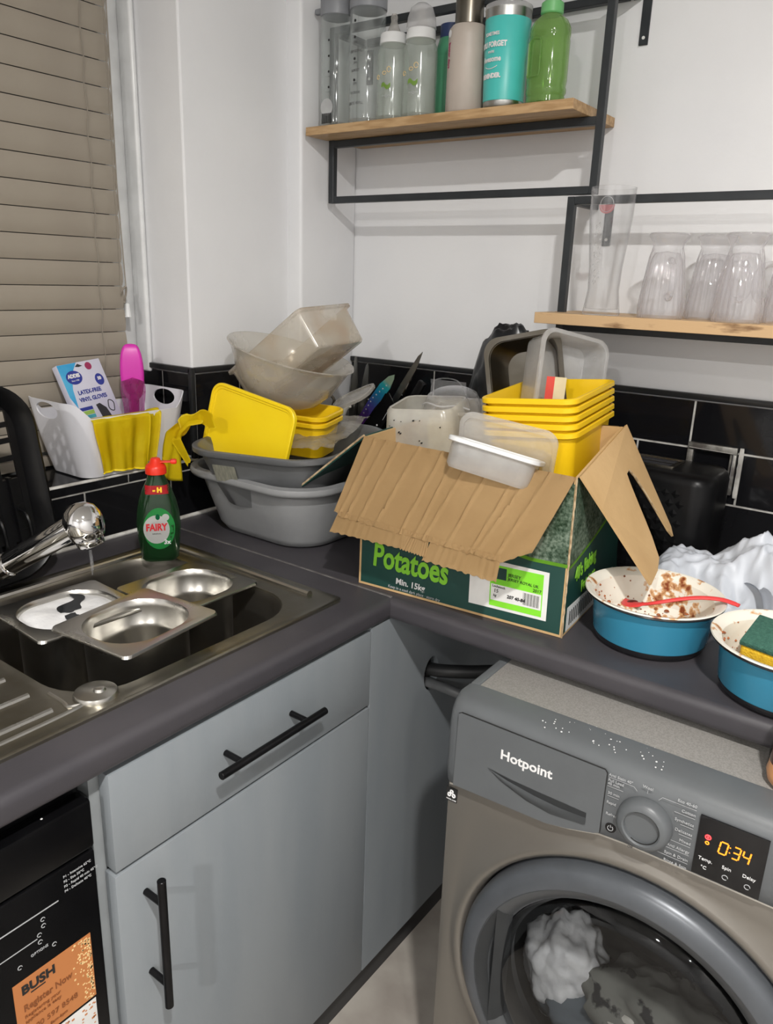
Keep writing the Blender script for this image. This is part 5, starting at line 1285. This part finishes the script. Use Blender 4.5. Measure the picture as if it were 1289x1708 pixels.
ftext('Min. 15kg', .0150, FF, .205, .082, 'inkwhite', align='LEFT', bold=.0003)
ftext('Keep in a cool dark place · store dry', .0070, FF, .165, .035, 'inkpale', align='LEFT')
patch('white_label', FF, [(.575, .070), (.928, .080), (.926, .392), (.572, .385)], 'paper')
patch('green_label', FF, [(.672, .092), (.906, .098), (.904, .370), (.668, .360)], 'limelabel', .0008)
patch('label_white_strip', FF, [(.677, .130), (.902, .140), (.900, .240), (.675, .236)], 'paper', .0012)
patch('label_dark_square', FF, [(.675, .272), (.742, .275), (.741, .350), (.673, .346)], 'darkgreen', .0012)
ftext('JERSEY', .0075, FF, .750, .315, 'inkblack', .0014, align='LEFT'); ftext('JERSEY ROYAL UK', .0065, FF, .750, .288, 'inkblack', .0014, align='LEFT'); ftext('2017', .0072, FF, .862, .258, 'inkblack', .0014, align='LEFT')
ftext('Lochstock', .0055, FF, .682, .225, 'inkblack', .0018, align='LEFT'); ftext('15', .0085, FF, .690, .195, 'inkblack', .0018, align='LEFT'); ftext('kg', .0060, FF, .690, .165, 'inkblack', .0018, align='LEFT'); ftext('207 40-84', .0075, FF, .752, .175, 'inkblack', .0018, align='LEFT', bold=.0002)
bm = B()
for k in range(16):
    u = .822+k*.0046; prism(bm, [FF.p(u, .150, .0015), FF.p(u+(.0024 if k % 3 else .0012), .150, .0015), FF.p(u+(.0024 if k % 3 else .0012), .228, .0015), FF.p(u, .228, .0015)], FF.n*.0002)
link('barcode', bm, 'inkblack', CT, False)
X = FS
ftext("40's Baking", .033, FS, .13, .345, 'lime', align='LEFT', bold=.0009, squash=.72)
ftext('Potatoes', .028, FS, .26, .225, 'lime', align='LEFT', bold=.0007, squash=.72)
patch('side_code_panel', FS, [(.05, .02), (.9, .0), (.9, .13), (.05, .175)], 'paper')
bm = B()
for k in range(26):
    u = .09+k*.030; prism(bm, [FS.p(u, .045, .0009), FS.p(u+.014, .045, .0009), FS.p(u+.014, .130, .0009), FS.p(u, .140, .0009)], FS.n*.0002)
link('side_barcode', bm, 'inkblack', CT, False)
# worn corner edge
bm = B(); tube(bm, [FR.lerp(tFR, k/30)+Vector((.0008*fbm((k*.9, 1, 2)), .0008*fbm((k*.9, 5, 2)), 0)) for k in range(31)], .0018, 6, taper=[.0014+.0009*abs(fbm((k*1.7, 0, 0))) for k in range(31)]); link('worn_corner', bm, 'cardedge', CT)
# front flap
def flapfn(a, b, c, d, ridges, amp=.0016, thick=.004, jag=None, nu=72, nv=14, sag=.0):
    """a,b hinge ends; d,c outer ends (d under a)"""
    n_ = (b-a).cross(d-a).normalized()
    if n_.z < 0 and abs(n_.z) > .1: n_ = -n_
    bm = B()
    def f(u, v):
        e = 1.0
        if jag: e = 1+jag(u)
        p = a.lerp(b, u).lerp(d.lerp(c, u), v*e)
        q = sum(math.exp(-((u-r0-.05*(v-.5)*sk)/.0042)**2) for r0, sk in ridges)
        return tuple(p+n_*(amp*q+.0012*fbm((u*9, v*5, 3))+sag*math.sin(u*PI)*v))
    grid(bm, nu, nv, f, thick); return bm, n_
fd, fc = Vector((.500, -.652, 1.036)), Vector((.872, -.652, 1.036))
def jag(u):
    j = .02*fbm((u*60, 1, 1))
    if u < .03: j -= .04
    if u > .90: j -= .17*(u-.90)/.10
    return j
rg = [(.05, -.5), (.10, -.9), (.17, -.6), (.27, -.9), (.40, -.4), (.47, -.2), (.53, -.7), (.64, -.3), (.76, -.4), (.80, -1.0), (.88, -.6)]
a_, b_ = tFL+Vector((.004, -.003, .003)), tFR+Vector((0, -.003, .003))
bm, n_ = flapfn(a_, b_, fc, fd+Vector((.012, 0, .006)), rg, .0036, .004, jag, 130)
ff = link('front_flap', bm, 'card', CT, True, 60)
# torn outer strips hanging from the flap's edge
def strip(u0, u1, dz0, dz1, sd):
    p0 = (fd+Vector((.012, 0, .006))).lerp(fc, u0)+Vector((0, .0035, .008)); p1 = (fd+Vector((.012, 0, .006))).lerp(fc, u1)+Vector((0, .0035, .008))
    bm = B()
    def f(u, v):
        p = p0.lerp(p1, u); dz = dz0+(dz1-dz0)*u; return tuple(p+Vector((-.012*v*(1-u), -.010*v, -dz*v*(1+.05*fbm((u*14, sd, 0)))+.001*math.sin(u*60)))+Vector((0, .0005*math.sin(u*70), 0)))
    grid(bm, 36, 6, f, .0035); link('torn_strip', bm, 'card', CT, True, 60)
strip(.03, .425, .036, .030, 1.3); strip(.435, .545, .030, .032, 4.1); strip(.56, .895, .038, .038, 7.7)
# printed face under the flap is hidden; right flap with torn slot
Ah, Bh = tFR+Vector((.002, .002, .003)), tBR+Vector((.002, 0, .003))
T1, T2 = Vector((1.002, -.474, .990)), Vector((.966, -.248, 1.008))
rn = (Bh-Ah).cross(T1-Ah).normalized()
if rn.x < 0: rn = -rn
def rp(u, v): return Ah.lerp(Bh, u).lerp(T1.lerp(T2, u), v)
outl = [(0, 0), (1, 0), (1, .30), (1, .6), (1.0, .93), (.95, 1.0), (.90, .93), (.845, .72), (.80, .54), (.745, .36), (.70, .27), (.62, .28), (.595, .36), (.56, .52), (.53, .66), (.49, .80), (.41, .96), (.25, 1.0), (.0, 1.0), (0, .6), (.0, .3)]
bm = B(); prism(bm, [tuple(rp(u, v)) for u, v in outl], rn*.004); link('side_flap', bm, 'card', CT, False)
bm = B(); tube(bm, [rp(u, v)+rn*.0025 for u, v in outl[7:18]], .0016, 5, taper=[.0012+.0010*abs(fbm((k*2.3, 0, 4))) for k in range(11)]); link('torn_slot_edge', bm, 'cardedge', CT)
# left flap, printed side out
bm = B(); a_, b_ = tFL+Vector((-.002, .004, .002)), tBL+Vector((-.002, 0, .002))
prism(bm, [a_, b_, Vector((.345, -.33, 1.070)), Vector((.352, -.556, 1.046))], Vector((.010, 0, -.020)).normalized()*.004)
link('side_flap', bm, ['darkgreen'], CT, False)
bm = B(); tube(bm, [a_, a_.lerp(Vector((.352, -.556, 1.046)), .5), Vector((.352, -.556, 1.046)), Vector((.345, -.33, 1.070))], .0020, 6); link('flap_edge', bm, 'cardedge', CT)
# back flap folded outwards, mostly hidden
bm = B(); prism(bm, [tBL+Vector((.01, .003, 0)), tBR+Vector((-.01, .003, 0)), Vector((.862, -.214, 1.150)), Vector((.510, -.214, 1.135))], (0, .003, -.002)); link('back_flap', bm, 'card', CT, False)

# things in the carton
t = thing('food_tub', 'cloudy clear food tub with dark specks at the left of the carton', 'tub', (.530, -.400, 1.210), (5, -4, 14))
bm = B(); w, d, h_ = .150, .145, .100
rloft(bm, [(w, d, .024, -h_-.010), (w+.006, d+.006, .024, -h_-.006), (w+.006, d+.006, .024, -h_), (w-.004, d-.004, .022, -h_+.004), (w-.016, d-.014, .022, -.028), (w-.020, d-.018, .022, -.006), (w-.028, d-.026, .020, 0), (w-.034, d-.032, .018, -.002), (w-.026, d-.024, .020, -.012), (w-.020, d-.018, .020, -.03), (w-.01, d-.01, .02, -h_)], 7, True, False)
link('tub_body', bm, 'frostwhite', t, True, 40)
bm = B()
for k in range(13):
    x = random.uniform(-.06, .06); z = random.uniform(-.085, -.015); s = random.uniform(.0008, .0018)
    tube(bm, [(x, -(d/2-.0035)+.02*0-.0015*abs(z)*10*.5, z), (x+s*2, -(d/2-.0035)-.0015*abs(z)*10*.5, z+s*.5)], s, 5)
q = link('dark_specks', bm, 'inkblack', t); q['kind'] = 'stuff'
bm = B(); rloft(bm, [(.050, .10, .01, -.105), (.052, .10, .01, -.03), (.048, .09, .01, -.025)], 4); q = link('butter_residue', bm, 'creamlabel', t); q.location = (.035, 0, 0); q['label'] = 'pale yellow residue inside'
t = thing('food_tub', 'second cloudy clear tub behind the specked one', 'tub', (.585, -.345, 1.205), (4, -3, 22))
cleartub(t, .13, .13, .09, 'frost', .02)
t = thing('packaging_dome', 'crisp clear plastic dome with a hanging tab', 'packaging', (.545, -.330, 1.165), (12, 0, 6))
bm = B(); lathe(bm, [(.072, 0), (.073, .002), (.060, .004), (.056, .010), (.055, .040), (.048, .056), (.036, .063), (.0001, .066)], 48, False, True); link('dome_body', bm, 'dome', t)
bm = B(); box(bm, -.045, .030, .0, .0008, .045, .083, .0, 1); tube(bm, smoothpath([(-.048, 0, .045), (-.036, 0, .082), (.012, 0, .085), (.034, 0, .050)], 5), .0012, 5); link('hanging_tab', bm, 'dome', t)
bm = B(); tube(bm, smoothpath([(-.050, -.030, .040), (-.030, -.046, .052), (0, -.052, .050), (.03, -.044, .052), (.05, -.03, .042)], 5), .0018, 6); link('moulded_ridge', bm, 'capclear', t)
# steel tin standing in the top tub
t = thing('baking_tin', 'scorched steel tin standing upright in the top yellow tub', 'tin', (.680, -.305, 1.252), (82, -13, 9))
bm = B(); w, d, h_ = .150, .185, .045
rloft(bm, [(w, d, .030, .0012), (w, d, .030, 0), (w-.020, d-.020, .032, -.001), (w-.024, d-.024, .032, -.006), (w-.040, d-.040, .03, -h_+.010), (w-.060, d-.060, .03, -h_), (w-.058, d-.058, .03, -h_+.0012), (w-.038, d-.038, .03, -h_+.0115), (w-.022, d-.022, .032, -.004), (w-.017, d-.017, .032, .0012), (w, d, .030, .0014)], 8, False, False)
rloft(bm, [(w-.058, d-.058, .03, -h_+.0008), (w-.10, d-.10, .02, -h_+.0006)], 8, True, True)
link('tin_body', bm, 'darksteel', t, True, 40)
t = thing('food_tub', 'clear food tub with a red and cream label, upright in the yellow tub', 'tub', (.770, -.300, 1.268), (78, 12, 60))
cleartub(t, .150, .165, .062, 'clearlid', .026)
bm = B(); 
t2 = link('label_red_part', bx(-.062, -.048, -.078, .0, .0006, .0012), 'redlabel', t)
for q in (t2,): bpy.data.objects.remove(q)
lab = bx(-.001, .0, -.012, .012, -.022, .022)
l1 = link('red_label', bx(-.0004, .0004, -.008, .006, -.024, .022), 'redlabel', t); l2 = link('cream_label', bx(-.0004, .0004, .006, .026, -.024, .022), 'creamlabel', t)
inv = (Matrix.Translation(t.location) @ t.rotation_euler.to_matrix().to_4x4()).inverted()
LW = Matrix.Translation((.752, -.352, 1.254)) @ Euler((math.radians(-2), math.radians(-3), math.radians(-62))).to_matrix().to_4x4()
for q in (l1, l2): q.matrix_local = inv @ LW
# white-lidded container at the front
t = thing('food_container', 'clear container with a white lid lying on the front flap', 'container', (.760, -.548, 1.172), (-13, 10.5, 14))
bm = B(); w, d = .150, .095
rloft(bm, [(w-.004, d-.004, .022, 0), (w, d, .024, .0015), (w, d, .024, .0070), (w-.004, d-.004, .022, .0085), (w-.016, d-.016, .018, .0085), (w-.018, d-.018, .017, .0060), (w-.03, d-.03, .012, .0058)], 8); link('lid', bm, 'upvc', t, True, 40)
bm = B(); rloft(bm, [(w-.012, d-.012, .022, 0), (w-.014, d-.016, .020, -.034), (w-.022, d-.024, .018, -.040), (w-.026, d-.028, .016, -.038), (w-.018, d-.020, .018, -.032), (w-.016, d-.016, .02, 0)], 8, False, False); link('container_body', bm, 'clearlid', t, True, 40)
t = thing('tub_lid', 'large clear rectangular lid slanting behind the white-lidded container', 'lid', (.752, -.500, 1.165), (108, 8, 12))
bm = B(); w, d = .165, .115
rloft(bm, [(w, d, .024, -.002), (w, d, .024, .004), (w-.006, d-.006, .022, .0045), (w-.014, d-.014, .02, .0045), (w-.016, d-.016, .02, .0005), (w-.05, d-.05, .012, .0005)], 8); link('lid_body', bm, 'clearlid', t)

# black bin bag behind the carton
def crumple(name, m, c, sc, amp, fr, seed, sub=5, ridge=.5, flat=None):
    bm = B(); bmesh.ops.create_icosphere(bm, subdivisions=sub, radius=1)
    for v in bm.verts:
        q = v.co.normalized(); s = q*fr+Vector((seed, seed*.3, -seed))
        r = 1+amp*fbm(s)+ridge*amp*(.5-abs(noise.noise(s*2.1)))*1.4+ridge*amp*.5*(.5-abs(noise.noise(s*4.7)))
        v.co = Vector((q.x*r*sc[0], q.y*r*sc[1], q.z*r*sc[2]))
        if flat is not None and v.co.z < flat: v.co.z = flat+(v.co.z-flat)*.05
    o = link(name, bm, m, None, True, 60); o.location = c; return o
o = crumple('bin_bag', 'bagblack', (.548, -.118, 1.100), (.088, .072, .232), .10, 1.6, 9, ridge=.8, flat=-.19)
tag(o, 'black plastic bag slumped against the tiles behind the carton', 'bag')

# ================================================================== RIGHT WORKTOP
t = thing('toaster', 'black toaster with a diamond-patterned side against the tiles', 'toaster', (.880, -.120, .9012))
bm = B(); w, d = .262, .155
rloft(bm, [(w-.02, d-.02, .035, .0), (w-.01, d-.01, .038, .006), (w-.008, d-.008, .038, .010), (w, d, .040, .014), (w, d, .040, .185), (w-.006, d-.006, .038, .196), (w-.022, d-.022, .032, .203), (w-.06, d-.06, .02, .205)], 9); tb = link('toaster_body', bm, 'black_plastic', t, True, 40)
bm = B()
for r in range(9):
    for k in range(9):
        x = -.080+k*.0185+(.00925 if r % 2 else 0); z = .020+r*.0185
        if x > .082: continue
        vs = [bm.verts.new(p) for p in ((x-.0085, -d/2-.0002, z), (x, -d/2-.0002, z-.0085), (x+.0085, -d/2-.0002, z), (x, -d/2-.0002, z+.0085), (x, -d/2-.0011, z))]
        for a, b in ((0, 1), (1, 2), (2, 3), (3, 0)): bm.faces.new([vs[a], vs[b], vs[4]])
link('embossed_pattern', bm, 'black_plastic', t, False)['kind'] = 'stuff'
bm = B(); rloft(bm, [(.165, .075, .006, .2045), (.165, .075, .006, .2085), (.160, .070, .005, .2085), (.158, .068, .005, .2055)], 3, True, True); q = link('slot_surround', bm, 'darksteel', t); q.location = (-.035, 0, 0)
for y in (-.016, .016):
    q = link('bread_slot', bx(-.105, .035, y-.009, y+.009, .2056, .2066), 'darkgap', t)
t = thing('socket_box', 'bare metal back plate of a wall socket beside the toaster', 'socket', (.958, -.008, 1.085))
bm = B(); box(bm, -.048, .046, -.010, .0, .036, .050, .001); box(bm, .034, .046, -.010, .0, -.045, .036, .001); box(bm, -.048, -.036, -.010, .0, -.045, .036, .001); box(bm, -.036, .034, -.010, 0, -.057, -.045, .001); link('plate_frame', bm, 'socketmetal', t)
bm = B(); tube(bm, [(-.044, -.012, .040), (.040, -.012, .038), (.040, -.012, -.03)], .0022, 8); link('metal_lip', bm, 'chrome', t)
bm = B()
pts = [(.050+.003*fbm((k, 0, 0))+.003, -.003, .050-.010*k) for k in range(11)]
tube(bm, pts, .005, 6, taper=[.004+.003*abs(fbm((k*1.3, 2, 0))) for k in range(11)]); link('filler_bead', bm, 'grout', t)

def frypan(label, x, y, r, h, rot=0):
    t = thing('saucepan', label, 'saucepan', (x, y, .9012), (0, 0, rot), 'blue pans with cream insides')
    rb = r-.020
    bm = B(); lathe(bm, [(.0001, 0), (rb-.012, 0), (rb-.003, .003), (rb, .009), (rb+.0003, .012)], 72, True, False); link('base_ring', bm, 'panrim', t)
    bm = B(); lathe(bm, [(rb, .012), (rb+.001, .014), (rb+.006, h-.014), (rb+.009, h-.008)], 72, False, False); link('pan_wall', bm, 'panblue', t)
    bm = B(); lathe(bm, [(rb+.009, h-.008), (r-.004, h-.003), (r, h), (r-.001, h+.0018), (r-.006, h+.001), (rb+.004, h-.008), (rb-.004, .026), (rb-.020, .012), (.0001, .010)], 72, False, True); link('enamel_inside', bm, 'panstain', t)
    bm = B(); tube(bm, [((r-.0025)*math.cos(2*PI*k/60), (r-.0025)*math.sin(2*PI*k/60), h-.0032) for k in range(61)], .0016, 6); link('dark_rim_edge', bm, 'panrim', t)
    bm = B()
    for k in range(420):
        a = random.gauss(3.4, 1.3); q = random.choice((random.uniform(.25, .85), random.uniform(.7, 1.02))); rad = q*(rb-.004); s = random.choice((.0009, .0012, .0016, .0024, .0036))*random.uniform(.7, 1.3)
        z = .0105 if rad < rb-.022 else .012+(rad-(rb-.020))/.016*.014 if rad < rb-.004 else .03
        z += .002
        lathe(bm, [(.0001, -.001), (s, 0), (s*.7, s*.5), (.0001, s*.6)], 6, cx=rad*math.cos(a), cy=rad*math.sin(a)); 
        for v in bm.verts[-24:] if False else []: pass
        bm.verts.ensure_lookup_table()
        for v in bm.verts[len(bm.verts)-24:]: v.co.z += z
    for k in range(60):
        a = random.gauss(3.9, 1.3); zf = random.random(); z = .026+zf*(h-.034); rad = rb-.004+(.008)*zf-.0008; s = random.choice((.001, .0015, .0022))
        lathe(bm, [(.0001, -s), (s, 0), (.0001, s)], 6, cx=rad*math.cos(a), cy=rad*math.sin(a)); bm.verts.ensure_lookup_table()
        for v in bm.verts[len(bm.verts)-18:]: v.co.z += z
    q = link('food_residue', bm, 'sauce', t); q['kind'] = 'stuff'
    return t
PA = frypan('blue pan with a red spoon in it, left of the other', 1.010, -.468, .1045, .079)
PB = frypan('blue pan with the sponge in it at the right picture edge', 1.2145, -.520, .1045, .079)
bm = B()
for k in range(9):
    a = 3.7+random.uniform(-.5, .5); q = random.uniform(.035, .08); s = random.uniform(.004, .009)
    lathe(bm, [(.0001, .010), (s, .0105), (s*.6, .0135), (.0001, .0145)], 9, cx=q*math.cos(a), cy=q*math.sin(a))
q = link('sauce_smear', bm, 'darksauce', PA); q['kind'] = 'stuff'; q['label'] = 'dark red sauce smear'
t = thing('spoon', 'red silicone spoon bridging the two blue pans', 'spoon', (0, 0, 0))
pth = smoothpath([(.962, -.452, .946), (.985, -.468, .951), (1.013, -.475, .964), (1.045, -.465, .976), (1.075, -.455, .984), (1.105, -.450, .9875), (1.129, -.454, .9865)], 5)
bm = B(); rings = []
for i, p in enumerate(pth):
    f = i/(len(pth)-1); w = .0040+.0020*f if f > .25 else .0125*math.sin(PI*min(1, (f+.03)/.33))+.0030
    if f > .95: w *= .75
    tt = (pth[min(i+1, len(pth)-1)]-pth[max(i-1, 0)]).normalized(); sd = Vector((-tt.y, tt.x, 0)).normalized(); up = sd.cross(tt)
    hgt = .0026 if f > .25 else .0016
    rings.append([tuple(p+sd*w*math.cos(a)+up*(hgt*math.sin(a)+(0 if f > .25 else .0035*math.cos(a)**2-.002))) for a in [2*PI*k/16 for k in range(16)]])
loft(bm, rings); link('spoon_body', bm, 'spoonred', t, True, 60)
bm = B(); lathe(bm, [(.0001, 0), (.010, .0005), (.007, .0022), (.0001, .003)], 12); q = link('sauce_on_bowl', bm, 'darksauce', t); q.location = (.975, -.461, .9500); q.rotation_euler = (0, -.25, 0)
t = thing('sponge', 'sponge with a green scouring pad and yellow foam in the right pan', 'sponge', (1.212, -.512, .973), (13, 3, -6))
bm = bx(-.055, .055, -.036, .036, -.030, -.003, .006, 3); link('foam_block', bm, 'foamsponge', t)
bm = bx(-.056, .056, -.037, .037, -.003, .0045, .0015, 2); link('scouring_pad', bm, 'scourer', t)

# white carrier bag
def bagfn(u, v):
    x = .925+.36*u; y = -.375+.20*v
    e = max(0, math.sin(PI*min(1, max(0, u))))**.5*max(0, math.sin(PI*min(1, max(0, v))))**.5
    s = Vector((x*9, y*9, 0))
    hgt = .030+.068*math.exp(-((u-.12)/.16)**2)+.050*u*(1.25-u)+.085*max(0, 1-abs(u-.62)/.42)*max(0, 1-abs(v-.55)/.6)
    fold = .030*(.5-abs(noise.noise(Vector((u*4+v*2.2, v*2.6-u*3, 1.1)))))*2+.009*(.5-abs(noise.noise(Vector((u*13+v*6, v*9-u*7, 4.1)))))*2
    return (x+.012*noise.noise(s), y+.012*noise.noise(s+Vector((5, 5, 5))), .902+e*(hgt+fold))
bm = B(); grid(bm, 110, 70, bagfn); 
bg = tag(link('carrier_bag', bm, 'bagwhite', None, True, 180), 'crumpled white carrier bag behind the blue pans', 'bag')
bm = B()
def hfn(u, v):
    p = Vector((1.10, -.30, .965)).lerp(Vector((1.165, -.405, .955)), u); return (p.x+.014*(v-.5)+.01*math.sin(u*3), p.y+.010*(v-.5), p.z+.020*math.sin(u*PI)+.004*math.sin(v*5+u*4))
grid(bm, 20, 6, hfn, .0008); link('bag_handle', bm, 'bagwhite', bg, True, 180)
